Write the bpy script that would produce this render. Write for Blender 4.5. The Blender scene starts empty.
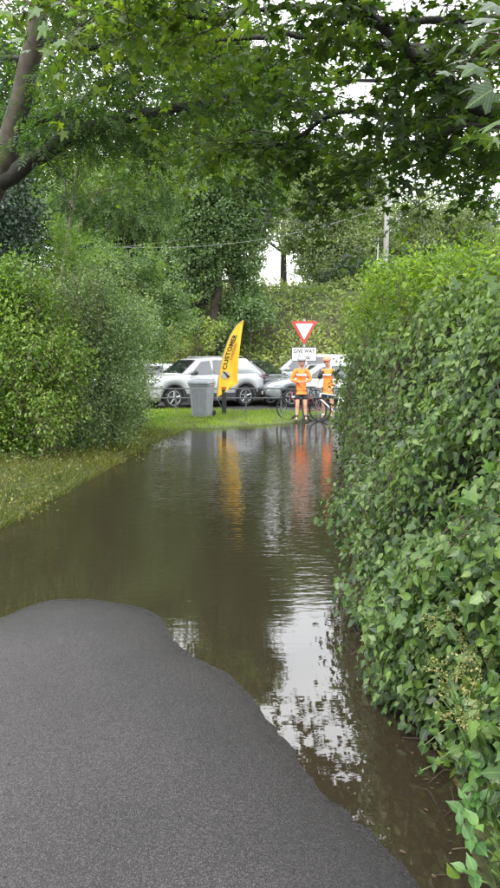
import bpy, bmesh, math, random
import numpy as np
from mathutils import Vector, Matrix

# ------------------------------------------------------------------ camera
R = math.radians
CAMZ, PITCH, F = 1.6, R(7.2), 641.0
scene = bpy.context.scene
col = scene.collection
cam_d = bpy.data.cameras.new('camera'); cam = bpy.data.objects.new('camera', cam_d); col.objects.link(cam)
cam.location = (0, 0, CAMZ); cam.rotation_euler = (R(90) - PITCH, 0, 0)
cam_d.sensor_fit = 'VERTICAL'; cam_d.sensor_height = 36.0; cam_d.lens = 36.0 * F / 888.0
cam_d.clip_start = 0.05; cam_d.clip_end = 600
scene.camera = cam
# ------------------------------------------------------------------ light
world = bpy.data.worlds.new('World'); scene.world = world; world.use_nodes = True
wn = world.node_tree.nodes; wl = world.node_tree.links
bg = wn['Background']
SUN_EL, SUN_AZ = R(52), R(215)       # azimuth clockwise from +Y
sky = wn.new('ShaderNodeTexSky'); sky.sky_type = 'NISHITA'; sky.sun_disc = False
sky.sun_elevation = SUN_EL; sky.sun_rotation = SUN_AZ; sky.dust_density = 3.0
mixc = wn.new('ShaderNodeMix'); mixc.data_type = 'RGBA'
tc = wn.new('ShaderNodeTexCoord'); mp = wn.new('ShaderNodeMapping'); mp.inputs['Scale'].default_value = (1, 1, 2.5)
nz = wn.new('ShaderNodeTexNoise'); nz.inputs['Scale'].default_value = 2.2; nz.inputs['Detail'].default_value = 6
rp = wn.new('ShaderNodeValToRGB')
rp.color_ramp.elements[0].position = 0.3; rp.color_ramp.elements[0].color = (8.6, 9.0, 9.5, 1)
rp.color_ramp.elements[1].position = 0.7; rp.color_ramp.elements[1].color = (13, 13.1, 13.3, 1)
wl.new(tc.outputs['Generated'], mp.inputs['Vector']); wl.new(mp.outputs['Vector'], nz.inputs['Vector'])
wl.new(nz.outputs['Fac'], rp.inputs['Fac'])
mixc.inputs['Factor'].default_value = 0.92
wl.new(sky.outputs['Color'], mixc.inputs['A']); wl.new(rp.outputs['Color'], mixc.inputs['B'])
wl.new(mixc.outputs['Result'], bg.inputs['Color']); bg.inputs['Strength'].default_value = 0.12
sd = bpy.data.lights.new('sun', 'SUN'); sd.energy = 1.5; sd.angle = R(10); sd.color = (1.0, 0.96, 0.90)
sun = bpy.data.objects.new('sun', sd); col.objects.link(sun)
dv = Vector((math.sin(SUN_AZ) * math.cos(SUN_EL), math.cos(SUN_AZ) * math.cos(SUN_EL), math.sin(SUN_EL)))
sun.rotation_euler = dv.to_track_quat('Z', 'Y').to_euler(); sun.location = dv * 40
vs = scene.view_settings; vs.view_transform = 'Standard'; vs.look = 'None'; vs.gamma = 1.0; vs.exposure = 1.55

rng = np.random.default_rng(11); random.seed(11)

# ------------------------------------------------------------------ helpers
def P(u, v, Y):
    """world point seen at photograph pixel (u,v) at forward distance Y"""
    x = (u - 250.0) / F; y = (444.0 - v) / F
    d = Vector((x, math.cos(PITCH) + y * math.sin(PITCH), -math.sin(PITCH) + y * math.cos(PITCH)))
    k = Y / d.y
    return Vector((d.x * k, Y, CAMZ + d.z * k))
def G(u, v, z=0.0):
    x = (u - 250.0) / F; y = (444.0 - v) / F
    d = Vector((x, math.cos(PITCH) + y * math.sin(PITCH), -math.sin(PITCH) + y * math.cos(PITCH)))
    k = (z - CAMZ) / d.z
    return Vector((d.x * k, d.y * k, z))
def tag(o, label=None, cat=None, group=None, kind=None):
    if label: o['label'] = label
    if cat: o['category'] = cat
    if group: o['group'] = group
    if kind: o['kind'] = kind
    return o
def empty(name, loc=(0, 0, 0), rz=0, **k):
    o = bpy.data.objects.new(name, None); col.objects.link(o)
    o.location = loc; o.rotation_euler = (0, 0, rz); o.empty_display_size = 0.2
    return tag(o, **k)
def link(name, me, mat=None, parent=None, **k):
    o = bpy.data.objects.new(name, me); col.objects.link(o)
    if mat is not None and len(me.materials) == 0: me.materials.append(mat)
    if parent is not None: o.parent = parent
    return tag(o, **k)
def copy_tree(o, parent=None):
    c = o.copy(); col.objects.link(c); c.parent = parent
    for ch in [q for q in bpy.data.objects if q.parent == o]: copy_tree(ch, c)
    return c

class MB:
    """collects simple solids into one mesh"""
    def __init__(s): s.v = []; s.f = []
    def add(s, vs, fs):
        b = len(s.v); s.v += [tuple(p) for p in vs]; s.f += [tuple(i + b for i in f) for f in fs]
    def box(s, c, d, rot=None):
        x, y, z = d[0] / 2, d[1] / 2, d[2] / 2
        vs = [Vector((a * x, b * y, e * z)) for a in (-1, 1) for b in (-1, 1) for e in (-1, 1)]
        if rot is not None: vs = [rot @ p for p in vs]
        vs = [p + Vector(c) for p in vs]
        s.add(vs, [(0, 1, 3, 2), (4, 6, 7, 5), (0, 4, 5, 1), (2, 3, 7, 6), (0, 2, 6, 4), (1, 5, 7, 3)])
    def tube(s, pts, rad, n=8, caps=True):
        pts = [Vector(p) for p in pts]
        if not hasattr(rad, '__len__'): rad = [rad] * len(pts)
        rings = []
        a = None
        for i, p in enumerate(pts):
            t = (pts[min(i + 1, len(pts) - 1)] - pts[max(i - 1, 0)])
            if t.length < 1e-9: t = Vector((0, 0, 1))
            t.normalize()
            if a is None:
                a = t.orthogonal().normalized()
            else:
                a = (a - t * a.dot(t))
                a = a.normalized() if a.length > 1e-6 else t.orthogonal().normalized()
            b = t.cross(a)
            rings.append([p + (a * math.cos(2 * math.pi * k / n) + b * math.sin(2 * math.pi * k / n)) * rad[i] for k in range(n)])
        vs = [q for r in rings for q in r]
        fs = []
        for i in range(len(pts) - 1):
            for k in range(n):
                fs.append((i * n + k, i * n + (k + 1) % n, (i + 1) * n + (k + 1) % n, (i + 1) * n + k))
        if caps:
            fs.append(tuple(range(n - 1, -1, -1))); fs.append(tuple((len(pts) - 1) * n + k for k in range(n)))
        s.add(vs, fs)
    def torus(s, c, Rr, r, axis='y', n=32, m=8, M=None):
        vs = []; fs = []
        for i in range(n):
            a = 2 * math.pi * i / n
            for j in range(m):
                b = 2 * math.pi * j / m
                q = Rr + r * math.cos(b)
                p = Vector((q * math.cos(a), r * math.sin(b), q * math.sin(a)))
                if M is not None: p = M @ p
                vs.append(p + Vector(c))
        for i in range(n):
            for j in range(m):
                fs.append((i * m + j, ((i + 1) % n) * m + j, ((i + 1) % n) * m + (j + 1) % m, i * m + (j + 1) % m))
        s.add(vs, fs)
    def disc(s, c, r, th, n=24):   # cylinder, axis y
        vs = []; 
        for sy in (-th / 2, th / 2):
            for k in range(n):
                a = 2 * math.pi * k / n; vs.append((c[0] + r * math.cos(a), c[1] + sy, c[2] + r * math.sin(a)))
        fs = [tuple(range(n)), tuple(range(2 * n - 1, n - 1, -1))]
        for k in range(n): fs.append((k, (k + 1) % n, n + (k + 1) % n, n + k))
        s.add(vs, fs)
    def ell(s, c, r, n=16, m=10, M=None):
        vs = []; fs = []
        for i in range(m + 1):
            t = math.pi * i / m
            for j in range(n):
                a = 2 * math.pi * j / n
                p = Vector((r[0] * math.sin(t) * math.cos(a), r[1] * math.sin(t) * math.sin(a), r[2] * math.cos(t)))
                if M is not None: p = M @ p
                vs.append(p + Vector(c))
        for i in range(m):
            for j in range(n):
                fs.append((i * n + j, (i + 1) * n + j, (i + 1) * n + (j + 1) % n, i * n + (j + 1) % n))
        s.add(vs, fs)
    def prism(s, outline, d):      # outline 3d pts, extruded by vector d
        n = len(outline); d = Vector(d)
        vs = [Vector(p) for p in outline] + [Vector(p) + d for p in outline]
        fs = [tuple(range(n)), tuple(range(2 * n - 1, n - 1, -1))] + [(k, (k + 1) % n, n + (k + 1) % n, n + k) for k in range(n)]
        s.add(vs, fs)
    def mesh(s, name, smooth=False, weld=False):
        me = bpy.data.meshes.new(name); me.from_pydata(s.v, [], s.f); me.update()
        bm = bmesh.new(); bm.from_mesh(me)
        if weld: bmesh.ops.remove_doubles(bm, verts=bm.verts, dist=1e-5)
        bmesh.ops.recalc_face_normals(bm, faces=bm.faces); bm.to_mesh(me); bm.free()
        if smooth: me.polygons.foreach_set('use_smooth', [True] * len(me.polygons))
        return me
    def build(s, name, mat, parent=None, smooth=False, bevel=0, **k):
        o = link(name, s.mesh(name, smooth), mat, parent, **k)
        if bevel:
            b = o.modifiers.new('bevel', 'BEVEL'); b.width = bevel; b.segments = 2; b.limit_method = 'ANGLE'
        return o

# ------------------------------------------------------------------ materials
def new_mat(name):
    m = bpy.data.materials.new(name); m.use_nodes = True
    return m, m.node_tree.nodes, m.node_tree.links, m.node_tree.nodes['Principled BSDF']
def mat(name, c, rough=0.5, metal=0.0, var=0.12, scale=18, bump=0.0, coat=0.0, spec=0.5):
    m, n, l, b = new_mat(name)
    tc = n.new('ShaderNodeTexCoord'); no = n.new('ShaderNodeTexNoise'); no.inputs['Scale'].default_value = scale; no.inputs['Detail'].default_value = 5
    l.new(tc.outputs['Object'], no.inputs['Vector'])
    r = n.new('ShaderNodeValToRGB')
    r.color_ramp.elements[0].position = 0.3; r.color_ramp.elements[1].position = 0.7
    r.color_ramp.elements[0].color = tuple(x * (1 - var) for x in c) + (1,)
    r.color_ramp.elements[1].color = tuple(min(1, x * (1 + var)) for x in c) + (1,)
    l.new(no.outputs['Fac'], r.inputs['Fac']); l.new(r.outputs['Color'], b.inputs['Base Color'])
    b.inputs['Roughness'].default_value = rough; b.inputs['Metallic'].default_value = metal
    b.inputs['Coat Weight'].default_value = coat; b.inputs['Specular IOR Level'].default_value = spec
    if bump:
        bu = n.new('ShaderNodeBump'); bu.inputs['Strength'].default_value = bump; bu.inputs['Distance'].default_value = 0.01
        l.new(no.outputs['Fac'], bu.inputs['Height']); l.new(bu.outputs['Normal'], b.inputs['Normal'])
    return m
def leaf_mat(name, dark, mid, light, rough=0.42, trans=0.4, obj_random=False, tcol=None, veins=0.):
    m, n, l, b = new_mat(name)
    r = n.new('ShaderNodeValToRGB'); e = r.color_ramp.elements
    e[0].position = 0.05; e[0].color = dark + (1,); e[1].position = 0.95; e[1].color = light + (1,)
    q = e.new(0.5); q.color = mid + (1,)
    if obj_random:
        oi = n.new('ShaderNodeObjectInfo'); l.new(oi.outputs['Random'], r.inputs['Fac'])
    else:
        at = n.new('ShaderNodeAttribute'); at.attribute_name = 'tint'; l.new(at.outputs['Fac'], r.inputs['Fac'])
    b.inputs['Roughness'].default_value = rough; b.inputs['Specular IOR Level'].default_value = 0.38
    class O: pass
    colr = r.outputs['Color']
    if veins:
        at2 = n.new('ShaderNodeAttribute'); at2.attribute_name = 'leafco'; sp = n.new('ShaderNodeSeparateXYZ'); l.new(at2.outputs['Vector'], sp.inputs[0])
        def M2(op, x, y=None):
            q = n.new('ShaderNodeMath'); q.operation = op
            for i_, z_ in enumerate((x, y)):
                if z_ is None: continue
                if isinstance(z_, (int, float)): q.inputs[i_].default_value = z_
                else: l.new(z_, q.inputs[i_])
            return q.outputs[0]
        ay = M2('ABSOLUTE', sp.outputs['Y']); mid = M2('LESS_THAN', ay, .018)
        fr_ = M2('FRACT', M2('MULTIPLY', M2('SUBTRACT', sp.outputs['X'], M2('MULTIPLY', ay, .9)), 6.5)); side = M2('MULTIPLY', M2('LESS_THAN', fr_, .13), .55)
        v_ = M2('MULTIPLY', M2('MAXIMUM', mid, side), veins)
        lt_ = n.new('ShaderNodeMix'); lt_.data_type = 'RGBA'; l.new(v_, lt_.inputs['Factor']); l.new(colr, lt_.inputs['A']); lt_.inputs['B'].default_value = (.20, .26, .09, 1)
        # blotches of paler and browner tissue
        gt = n.new('ShaderNodeNewGeometry'); nb = n.new('ShaderNodeTexNoise'); nb.inputs['Scale'].default_value = 24; l.new(gt.outputs['Position'], nb.inputs['Vector'])
        rb = n.new('ShaderNodeMapRange'); l.new(nb.outputs['Fac'], rb.inputs['Value']); rb.inputs['From Min'].default_value = .3; rb.inputs['From Max'].default_value = .7; rb.inputs['To Min'].default_value = .72; rb.inputs['To Max'].default_value = 1.25
        mb_ = n.new('ShaderNodeMix'); mb_.data_type = 'RGBA'; mb_.blend_type = 'MULTIPLY'; mb_.inputs['Factor'].default_value = 1; l.new(lt_.outputs['Result'], mb_.inputs['A']); l.new(rb.outputs[0], mb_.inputs['B'])
        colr = mb_.outputs['Result']
    l.new(colr, b.inputs['Base Color'])
    tr = n.new('ShaderNodeBsdfTranslucent'); mx = n.new('ShaderNodeMixShader'); mx.inputs[0].default_value = trans
    mul = n.new('ShaderNodeMix'); mul.data_type = 'RGBA'; mul.blend_type = 'MULTIPLY'; mul.inputs['Factor'].default_value = 1
    mul.inputs['B'].default_value = tuple(tcol or (2.2, 2.3, 0.9)) + (1,)
    l.new(colr, mul.inputs['A']); l.new(mul.outputs['Result'], tr.inputs['Color'])
    out = n['Material Output']
    l.new(b.outputs[0], mx.inputs[1]); l.new(tr.outputs[0], mx.inputs[2]); l.new(mx.outputs[0], out.inputs['Surface'])
    return m

# ------------------------------------------------------------------ leaves
def T_rhomb(w=0.5, fold=0.12):
    return (np.array([(0, 0, 0), (.45, w / 2, fold), (1, 0, -.05), (.45, -w / 2, fold)], float), [(0, 2, 1), (0, 3, 2)])
def T_ovate(w=0.6, fold=0.1, droop=.12):
    return (np.array([(0, 0, 0), (.22, .42 * w, fold * .8), (.6, .44 * w, fold * .7 - droop * .4), (1, 0, -droop), (.6, -.44 * w, fold * .7 - droop * .4), (.22, -.42 * w, fold * .8), (.5, 0, -.02)], float),
            [(0, 6, 1), (1, 6, 2), (2, 6, 3), (3, 6, 4), (4, 6, 5), (5, 6, 0)])
def T_leaf(w=0.6, fold=0.1, droop=.14):
    o = [(0, 0), (.10, .26), (.27, .46), (.48, .47), (.70, .30), (.86, .12), (1.04, 0)]
    pts = [(x, y * w) for x, y in o] + [(x, -y * w) for x, y in reversed(o[1:-1])]
    v = [(x, y, fold * abs(y) / w * 1.6 - droop * x * x) for x, y in pts] + [(.42, 0, -.03)]
    n = len(pts)
    return (np.array(v, float), [(n, i, (i + 1) % n) for i in range(n)])
def T_maple():
    o = [(0, 0), (-.12, .30), (-.05, .52), (.18, .36), (.36, .62), (.55, .60), (.50, .22), (.78, .16), (1.05, 0)]
    pts = [(x, y) for x, y in o] + [(x, -y) for x, y in reversed(o[1:-1])]
    v = [(x, y, -.10 * abs(y) - .14 * max(0, x - .4)) for x, y in pts] + [(.30, 0, .03), (-.55, 0, .12), (-.55, .02, .10)]
    n = len(pts); c = n
    f = [(c, i, (i + 1) % n) for i in range(n)] + [(0, n + 1, n + 2)]
    return (np.array(v, float), f)
def T_ivy():
    o = [(0, 0), (-.12, .22), (.08, .46), (.34, .30), (.62, .36), (1.0, 0)]
    pts = o + [(x, -y) for x, y in reversed(o[1:-1])]
    v = [(x, y, -.08 * abs(y)) for x, y in pts] + [(.35, 0, .03)]
    n = len(pts)
    return (np.array(v, float), [(n, i, (i + 1) % n) for i in range(n)])
def T_pinnate(pairs=4, w=.3):
    v = []; f = []
    def leaflet(x, y, ang, L):
        b = len(v); ca, sa = math.cos(ang), math.sin(ang)
        for (a, c, z) in ((0, 0, 0), (.5, w / 2, .06), (1, 0, -.12), (.5, -w / 2, .06)):
            v.append((x + L * (a * ca - c * sa), y + L * (a * sa + c * ca), -.35 * x * x + L * z))
        f.append((b, b + 2, b + 1)); f.append((b, b + 3, b + 2))
    for i in range(pairs):
        x = .2 + .62 * i / pairs; L = .36 - .03 * i
        leaflet(x, .01, R(58), L); leaflet(x, -.01, R(-58), L)
    leaflet(.78, 0, 0, .32)
    return (np.array(v, float), f)
def T_blade():
    return (np.array([(0, .03, 0), (0, -.03, 0), (.55, .028, .0), (.55, -.02, .0), (1, 0, -.2)], float), [(0, 1, 3), (0, 3, 2), (2, 3, 4)])

def frames(axis, nrm):
    a = axis / (np.linalg.norm(axis, axis=1, keepdims=True) + 1e-9)
    n = nrm - a * np.sum(a * nrm, axis=1, keepdims=True)
    n = n / (np.linalg.norm(n, axis=1, keepdims=True) + 1e-9)
    b = np.cross(n, a)
    return np.stack([a, b, n], axis=2)      # columns
def leaf_mesh(name, pos, axis, nrm, size, tint, T):
    tv, tf = T; N = len(pos); m = len(tv)
    Fm = frames(axis, nrm)
    V = np.einsum('nij,mj->nmi', Fm, tv) * size[:, None, None] + pos[:, None, :]
    V = V.reshape(-1, 3).astype(np.float32)
    tf = np.array(tf, np.int32); k = len(tf)
    Fc = (tf[None] + (np.arange(N, dtype=np.int32) * m)[:, None, None]).reshape(-1, 3)
    me = bpy.data.meshes.new(name)
    me.vertices.add(len(V)); me.vertices.foreach_set('co', V.ravel())
    me.loops.add(Fc.size); me.loops.foreach_set('vertex_index', Fc.ravel())
    me.polygons.add(len(Fc)); me.polygons.foreach_set('loop_start', np.arange(0, Fc.size, 3, dtype=np.int32))
    me.polygons.foreach_set('loop_total', np.full(len(Fc), 3, np.int32))
    at = me.attributes.new('tint', 'FLOAT', 'POINT'); at.data.foreach_set('value', np.repeat(np.clip(tint, 0, 1), m).astype(np.float32))
    if m >= 7:
        lv = me.attributes.new('leafco', 'FLOAT_VECTOR', 'POINT'); lv.data.foreach_set('vector', np.tile(tv, (N, 1)).astype(np.float32).ravel())
    me.update(calc_edges=True)
    return me
TRI = [0]
def leaf_obj(name, pos, axis, nrm, size, tint, T, material, parent=None, **k):
    me = leaf_mesh(name, pos, axis, nrm, size, tint, T); TRI[0] += len(me.polygons)
    return link(name, me, material, parent, **k)
def pick_parts(parent, pos, axis, nrm, size, T, material, n=300, name='leaf'):
    """the n leaves that show largest become objects sharing one mesh; returns mask of the rest"""
    d = pos - np.array([0, 0, CAMZ]); dist = np.linalg.norm(d, axis=1)
    u = 250 + F * (pos[:, 0] / np.maximum(pos[:, 1], .1))
    e = np.arctan2(d[:, 2], pos[:, 1]) + PITCH; v = 444 - F * np.tan(np.clip(e, -1.3, 1.3))
    vis = (u > 0) & (u < 500) & (v > 0) & (v < 888) & (pos[:, 1] > .3)
    score = np.where(vis, size / dist, 0)
    idx = np.argsort(-score)[:n]; idx = idx[score[idx] > 0]
    me = leaf_mesh(name, np.zeros((1, 3)), np.array([[1., 0, 0]]), np.array([[0, 0, 1.]]), np.ones(1), np.full(1, .5), T)
    me.materials.append(material)
    Fm = frames(axis, nrm)
    inv = parent.matrix_world if False else Matrix.Translation(-Vector(parent.location))
    for i in idx:
        o = bpy.data.objects.new(name, me); col.objects.link(o); o.parent = parent
        M = Matrix(Fm[i].tolist()).to_4x4() ; s = float(size[i])
        o.matrix_basis = inv @ Matrix.Translation(Vector(pos[i])) @ M @ Matrix.Scale(s, 4)
    keep = np.ones(len(pos), bool); keep[idx] = False
    return keep
def unit(v): return v / (np.linalg.norm(v, axis=-1, keepdims=True) + 1e-9)
def blob_leaves(clumps, dens, lsize, sub=26, subr=0.32, up=0.5, inner=0.35, droop=0.0):
    """leaf positions spread through ellipsoid clumps in tufts. clumps: (x,y,z,rx,ry,rz). dens = leaves per m2 of shell"""
    Ps, As, Ns, Ts = [], [], [], []
    for (cx, cy, cz, rx, ry, rz) in clumps:
        area = 4 * math.pi * ((rx * ry) ** 1.6 / 3 + (rx * rz) ** 1.6 / 3 + (ry * rz) ** 1.6 / 3) ** (1 / 1.6)
        N = int(area * dens); S = max(10, int(sub * area ** 0.6))
        sd = unit(rng.normal(size=(S, 3))); sr = rng.uniform(.62, 1.04, S) ** .8
        bump = 1 + .19 * np.sin(sd[:, 0] * 5 + cx * 3) * np.cos(sd[:, 2] * 4 + cy) + .10 * rng.normal(size=S)
        sc = sd * sr[:, None] * bump[:, None]
        stint = rng.normal(0, .16, S)
        k = rng.integers(0, S, N)
        rad = subr * (area / 12) ** .15
        off = rng.normal(size=(N, 3)) * np.array([1, 1, .7]) * rad * .5
        p = sc[k] * np.array([rx, ry, rz]) + off
        inn = rng.random(N) < inner * .4
        p[inn] *= rng.uniform(.4, .9, (inn.sum(), 1))
        nd = unit(p / np.array([rx, ry, rz]))
        n = unit(nd * .7 + np.array([0, 0, up]) + rng.normal(size=(N, 3)) * .55)
        a = unit(unit(off + 1e-6) * .6 + nd * .5 + rng.normal(size=(N, 3)) * .6 + np.array([0, 0, -droop]))
        Ps.append(p + np.array([cx, cy, cz])); As.append(a); Ns.append(n)
        Ts.append(.5 + stint[k] + rng.normal(0, .15, N) )
    p = np.concatenate(Ps); N = len(p)
    return p, np.concatenate(As), np.concatenate(Ns), lsize * rng.uniform(.65, 1.3, N), np.concatenate(Ts)
# ------------------------------------------------------------------ ground
near_px = [(0, 626), (20, 614), (45, 606), (75, 603), (105, 605), (130, 610), (148, 620), (155, 634), (162, 646), (180, 658), (200, 668), (217, 680), (232, 695), (248, 716), (264, 742), (280, 768), (300, 793), (330, 822), (365, 853), (400, 886)]
right_px = [(468, 886), (474, 830), (452, 770), (436, 720), (398, 650), (374, 600), (358, 560), (348, 520), (340, 480), (350, 450), (356, 430), (354, 416)]
far_px = [(325, 414), (304, 416), (294, 423), (270, 425), (240, 426), (215, 429), (190, 428), (172, 433), (150, 441), (130, 452), (108, 465), (85, 477), (60, 491), (30, 508), (0, 527)]
poly = [(-3.3, 4.6), (-2.9, 3.9), (-2.2, 3.7)] + [tuple(G(*p)[:2]) for p in near_px] + [(.55, 1.3), (.75, .7), (1.15, .8), (1.05, 1.4)] + [tuple(G(*p)[:2]) for p in right_px] + [tuple(G(*p)[:2]) for p in far_px] + [(-2.75, 5.5)]
poly = np.array(poly)
def smooth_poly(p, n=2):
    for _ in range(n):
        q = np.empty((len(p) * 2, 2)); nx = np.roll(p, -1, axis=0)
        q[0::2] = .75 * p + .25 * nx; q[1::2] = .25 * p + .75 * nx; p = q
    return p
poly = smooth_poly(poly)
def sdf(px, py, poly):
    d = np.full(px.shape, 1e9); inside = np.zeros(px.shape, bool)
    for i in range(len(poly)):
        a = poly[i]; b = poly[(i + 1) % len(poly)]; e = b - a
        t = np.clip(((px - a[0]) * e[0] + (py - a[1]) * e[1]) / (e @ e), 0, 1)
        d = np.minimum(d, np.hypot(px - a[0] - t * e[0], py - a[1] - t * e[1]))
        c = ((a[1] > py) != (b[1] > py)) & (px < (b[0] - a[0]) * (py - a[1]) / (b[1] - a[1] + 1e-12) + a[0])
        inside ^= c
    return np.where(inside, -d, d)
def sst(a, b, x):
    t = np.clip((x - a) / (b - a), 0, 1); return t * t * (3 - 2 * t)
def wob(x, y, s, ph=0):
    return (np.sin(x * s + 1.3 * np.sin(y * s * .7 + ph)) + np.sin(y * s * 1.17 + 1.7 * np.sin(x * s * .6 + 2 + ph)) + .5 * np.sin((x + y) * s * 2.3 + ph)) / 2.5
def ground_z(x, y):
    x = np.asarray(x, float); y = np.asarray(y, float)
    d = sdf(x, y, poly) + .022 * wob(x, y, 9) + .012 * wob(x, y, 33) + .008 * wob(x, y, 61, 2)
    near = (1 - sst(3.6, 5.2, y)) * (1 - sst(.55, .85, x)) * sst(-3.2, -2.4, x)
    rt = sst(.7, 1.2, x) * (1 - sst(13.5, 15, y))
    lt = (1 - sst(-2.2, -1.6, x)) * (1 - near) * (1 - sst(15.5, 17, y))
    slope = .045 + near * -.029 + rt * .22 + lt * .06
    top = .10 + near * -.05 + rt * .25 + lt * .16
    up = top * (1 - np.exp(-np.maximum(d, 0) * slope / top))
    dn = -.11 * (1 - np.exp(np.minimum(d, 0) * .05 / .11))
    z = np.where(d > 0, up, dn)
    z = z + .02 * wob(x, y, 2.3) * sst(.3, 2, d) * (1 - near) * (1 - sst(19, 21, y))
    # embankment behind the car park, higher on the left
    e0 = 27.0 - 1.2 * sst(0, -6, x)
    t = np.clip((y - e0) / (34.6 - e0), 0, 1); t = .5 * t + .5 * t * t * (3 - 2 * t)
    z = z + t * (5.15 + .15 * wob(x, y, .5)) + sst(e0, 30, y) * .15 * wob(x, y, 1.7)
    # bank at the left and right behind the hedges
    z = z + .5 * sst(-5, -9, x) * (1 - t) * (y < 60) + .4 * sst(3, 8, x) * (1 - t) * (1 - sst(13, 17, y))
    return z
def gz(x, y): return float(ground_z(np.array([x]), np.array([y]))[0])
def axis(parts):
    out = []
    for a, b, s in parts: out.append(np.arange(a, b, s))
    return np.unique(np.round(np.concatenate(out), 5))
xs = axis([(-150, -20, 6.5), (-20, -6, .7), (-6, -3, .15), (-3, 2.2, .045), (2.2, 5, .15), (5, 20, .8), (20, 152, 6.5)])
ys = axis([(-40, -6, 4), (-6, .6, .4), (.6, 6, .045), (6, 14, .09), (14, 20, .12), (20, 45, .6), (45, 300, 8)])
XX, YY = np.meshgrid(xs, ys); ZZ = ground_z(XX, YY); nx, ny = len(xs), len(ys)
def sheet(name, mask, dz, material, **k):
    fi, fj = np.nonzero(mask)
    idx = fi * nx + fj
    quads = np.stack([idx, idx + 1, idx + nx + 1, idx + nx], 1)
    used, inv = np.unique(quads, return_inverse=True); quads = inv.reshape(-1, 4)
    V = np.stack([XX.ravel()[used], YY.ravel()[used], ZZ.ravel()[used] + dz], 1)
    me = bpy.data.meshes.new(name); me.from_pydata(V.tolist(), [], quads.tolist()); me.update()
    me.polygons.foreach_set('use_smooth', [True] * len(me.polygons))
    return link(name, me, material, **k)

def ground_mat():
    m, n, l, b = new_mat('soil_and_moss')
    tc = n.new('ShaderNodeTexCoord')
    a = n.new('ShaderNodeTexNoise'); a.inputs['Scale'].default_value = 1.3; a.inputs['Detail'].default_value = 8
    c = n.new('ShaderNodeTexNoise'); c.inputs['Scale'].default_value = 28; c.inputs['Detail'].default_value = 6
    l.new(tc.outputs['Object'], a.inputs['Vector']); l.new(tc.outputs['Object'], c.inputs['Vector'])
    r = n.new('ShaderNodeValToRGB'); e = r.color_ramp.elements
    e[0].position = .35; e[0].color = (.035, .026, .016, 1); e[1].position = .65; e[1].color = (.05, .075, .018, 1)
    r2 = n.new('ShaderNodeValToRGB'); e = r2.color_ramp.elements
    e[0].position = .3; e[0].color = (.45, .42, .38, 1); e[1].position = .72; e[1].color = (1.7, 1.6, 1.4, 1)
    mx = n.new('ShaderNodeMix'); mx.data_type = 'RGBA'; mx.blend_type = 'MULTIPLY'; mx.inputs['Factor'].default_value = 1
    l.new(a.outputs['Fac'], r.inputs['Fac']); l.new(c.outputs['Fac'], r2.inputs['Fac'])
    l.new(r.outputs['Color'], mx.inputs['A']); l.new(r2.outputs['Color'], mx.inputs['B']); l.new(mx.outputs['Result'], b.inputs['Base Color'])
    b.inputs['Roughness'].default_value = .85
    bu = n.new('ShaderNodeBump'); bu.inputs['Strength'].default_value = .6; bu.inputs['Distance'].default_value = .02
    l.new(c.outputs['Fac'], bu.inputs['Height']); l.new(bu.outputs['Normal'], b.inputs['Normal'])
    return m
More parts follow.
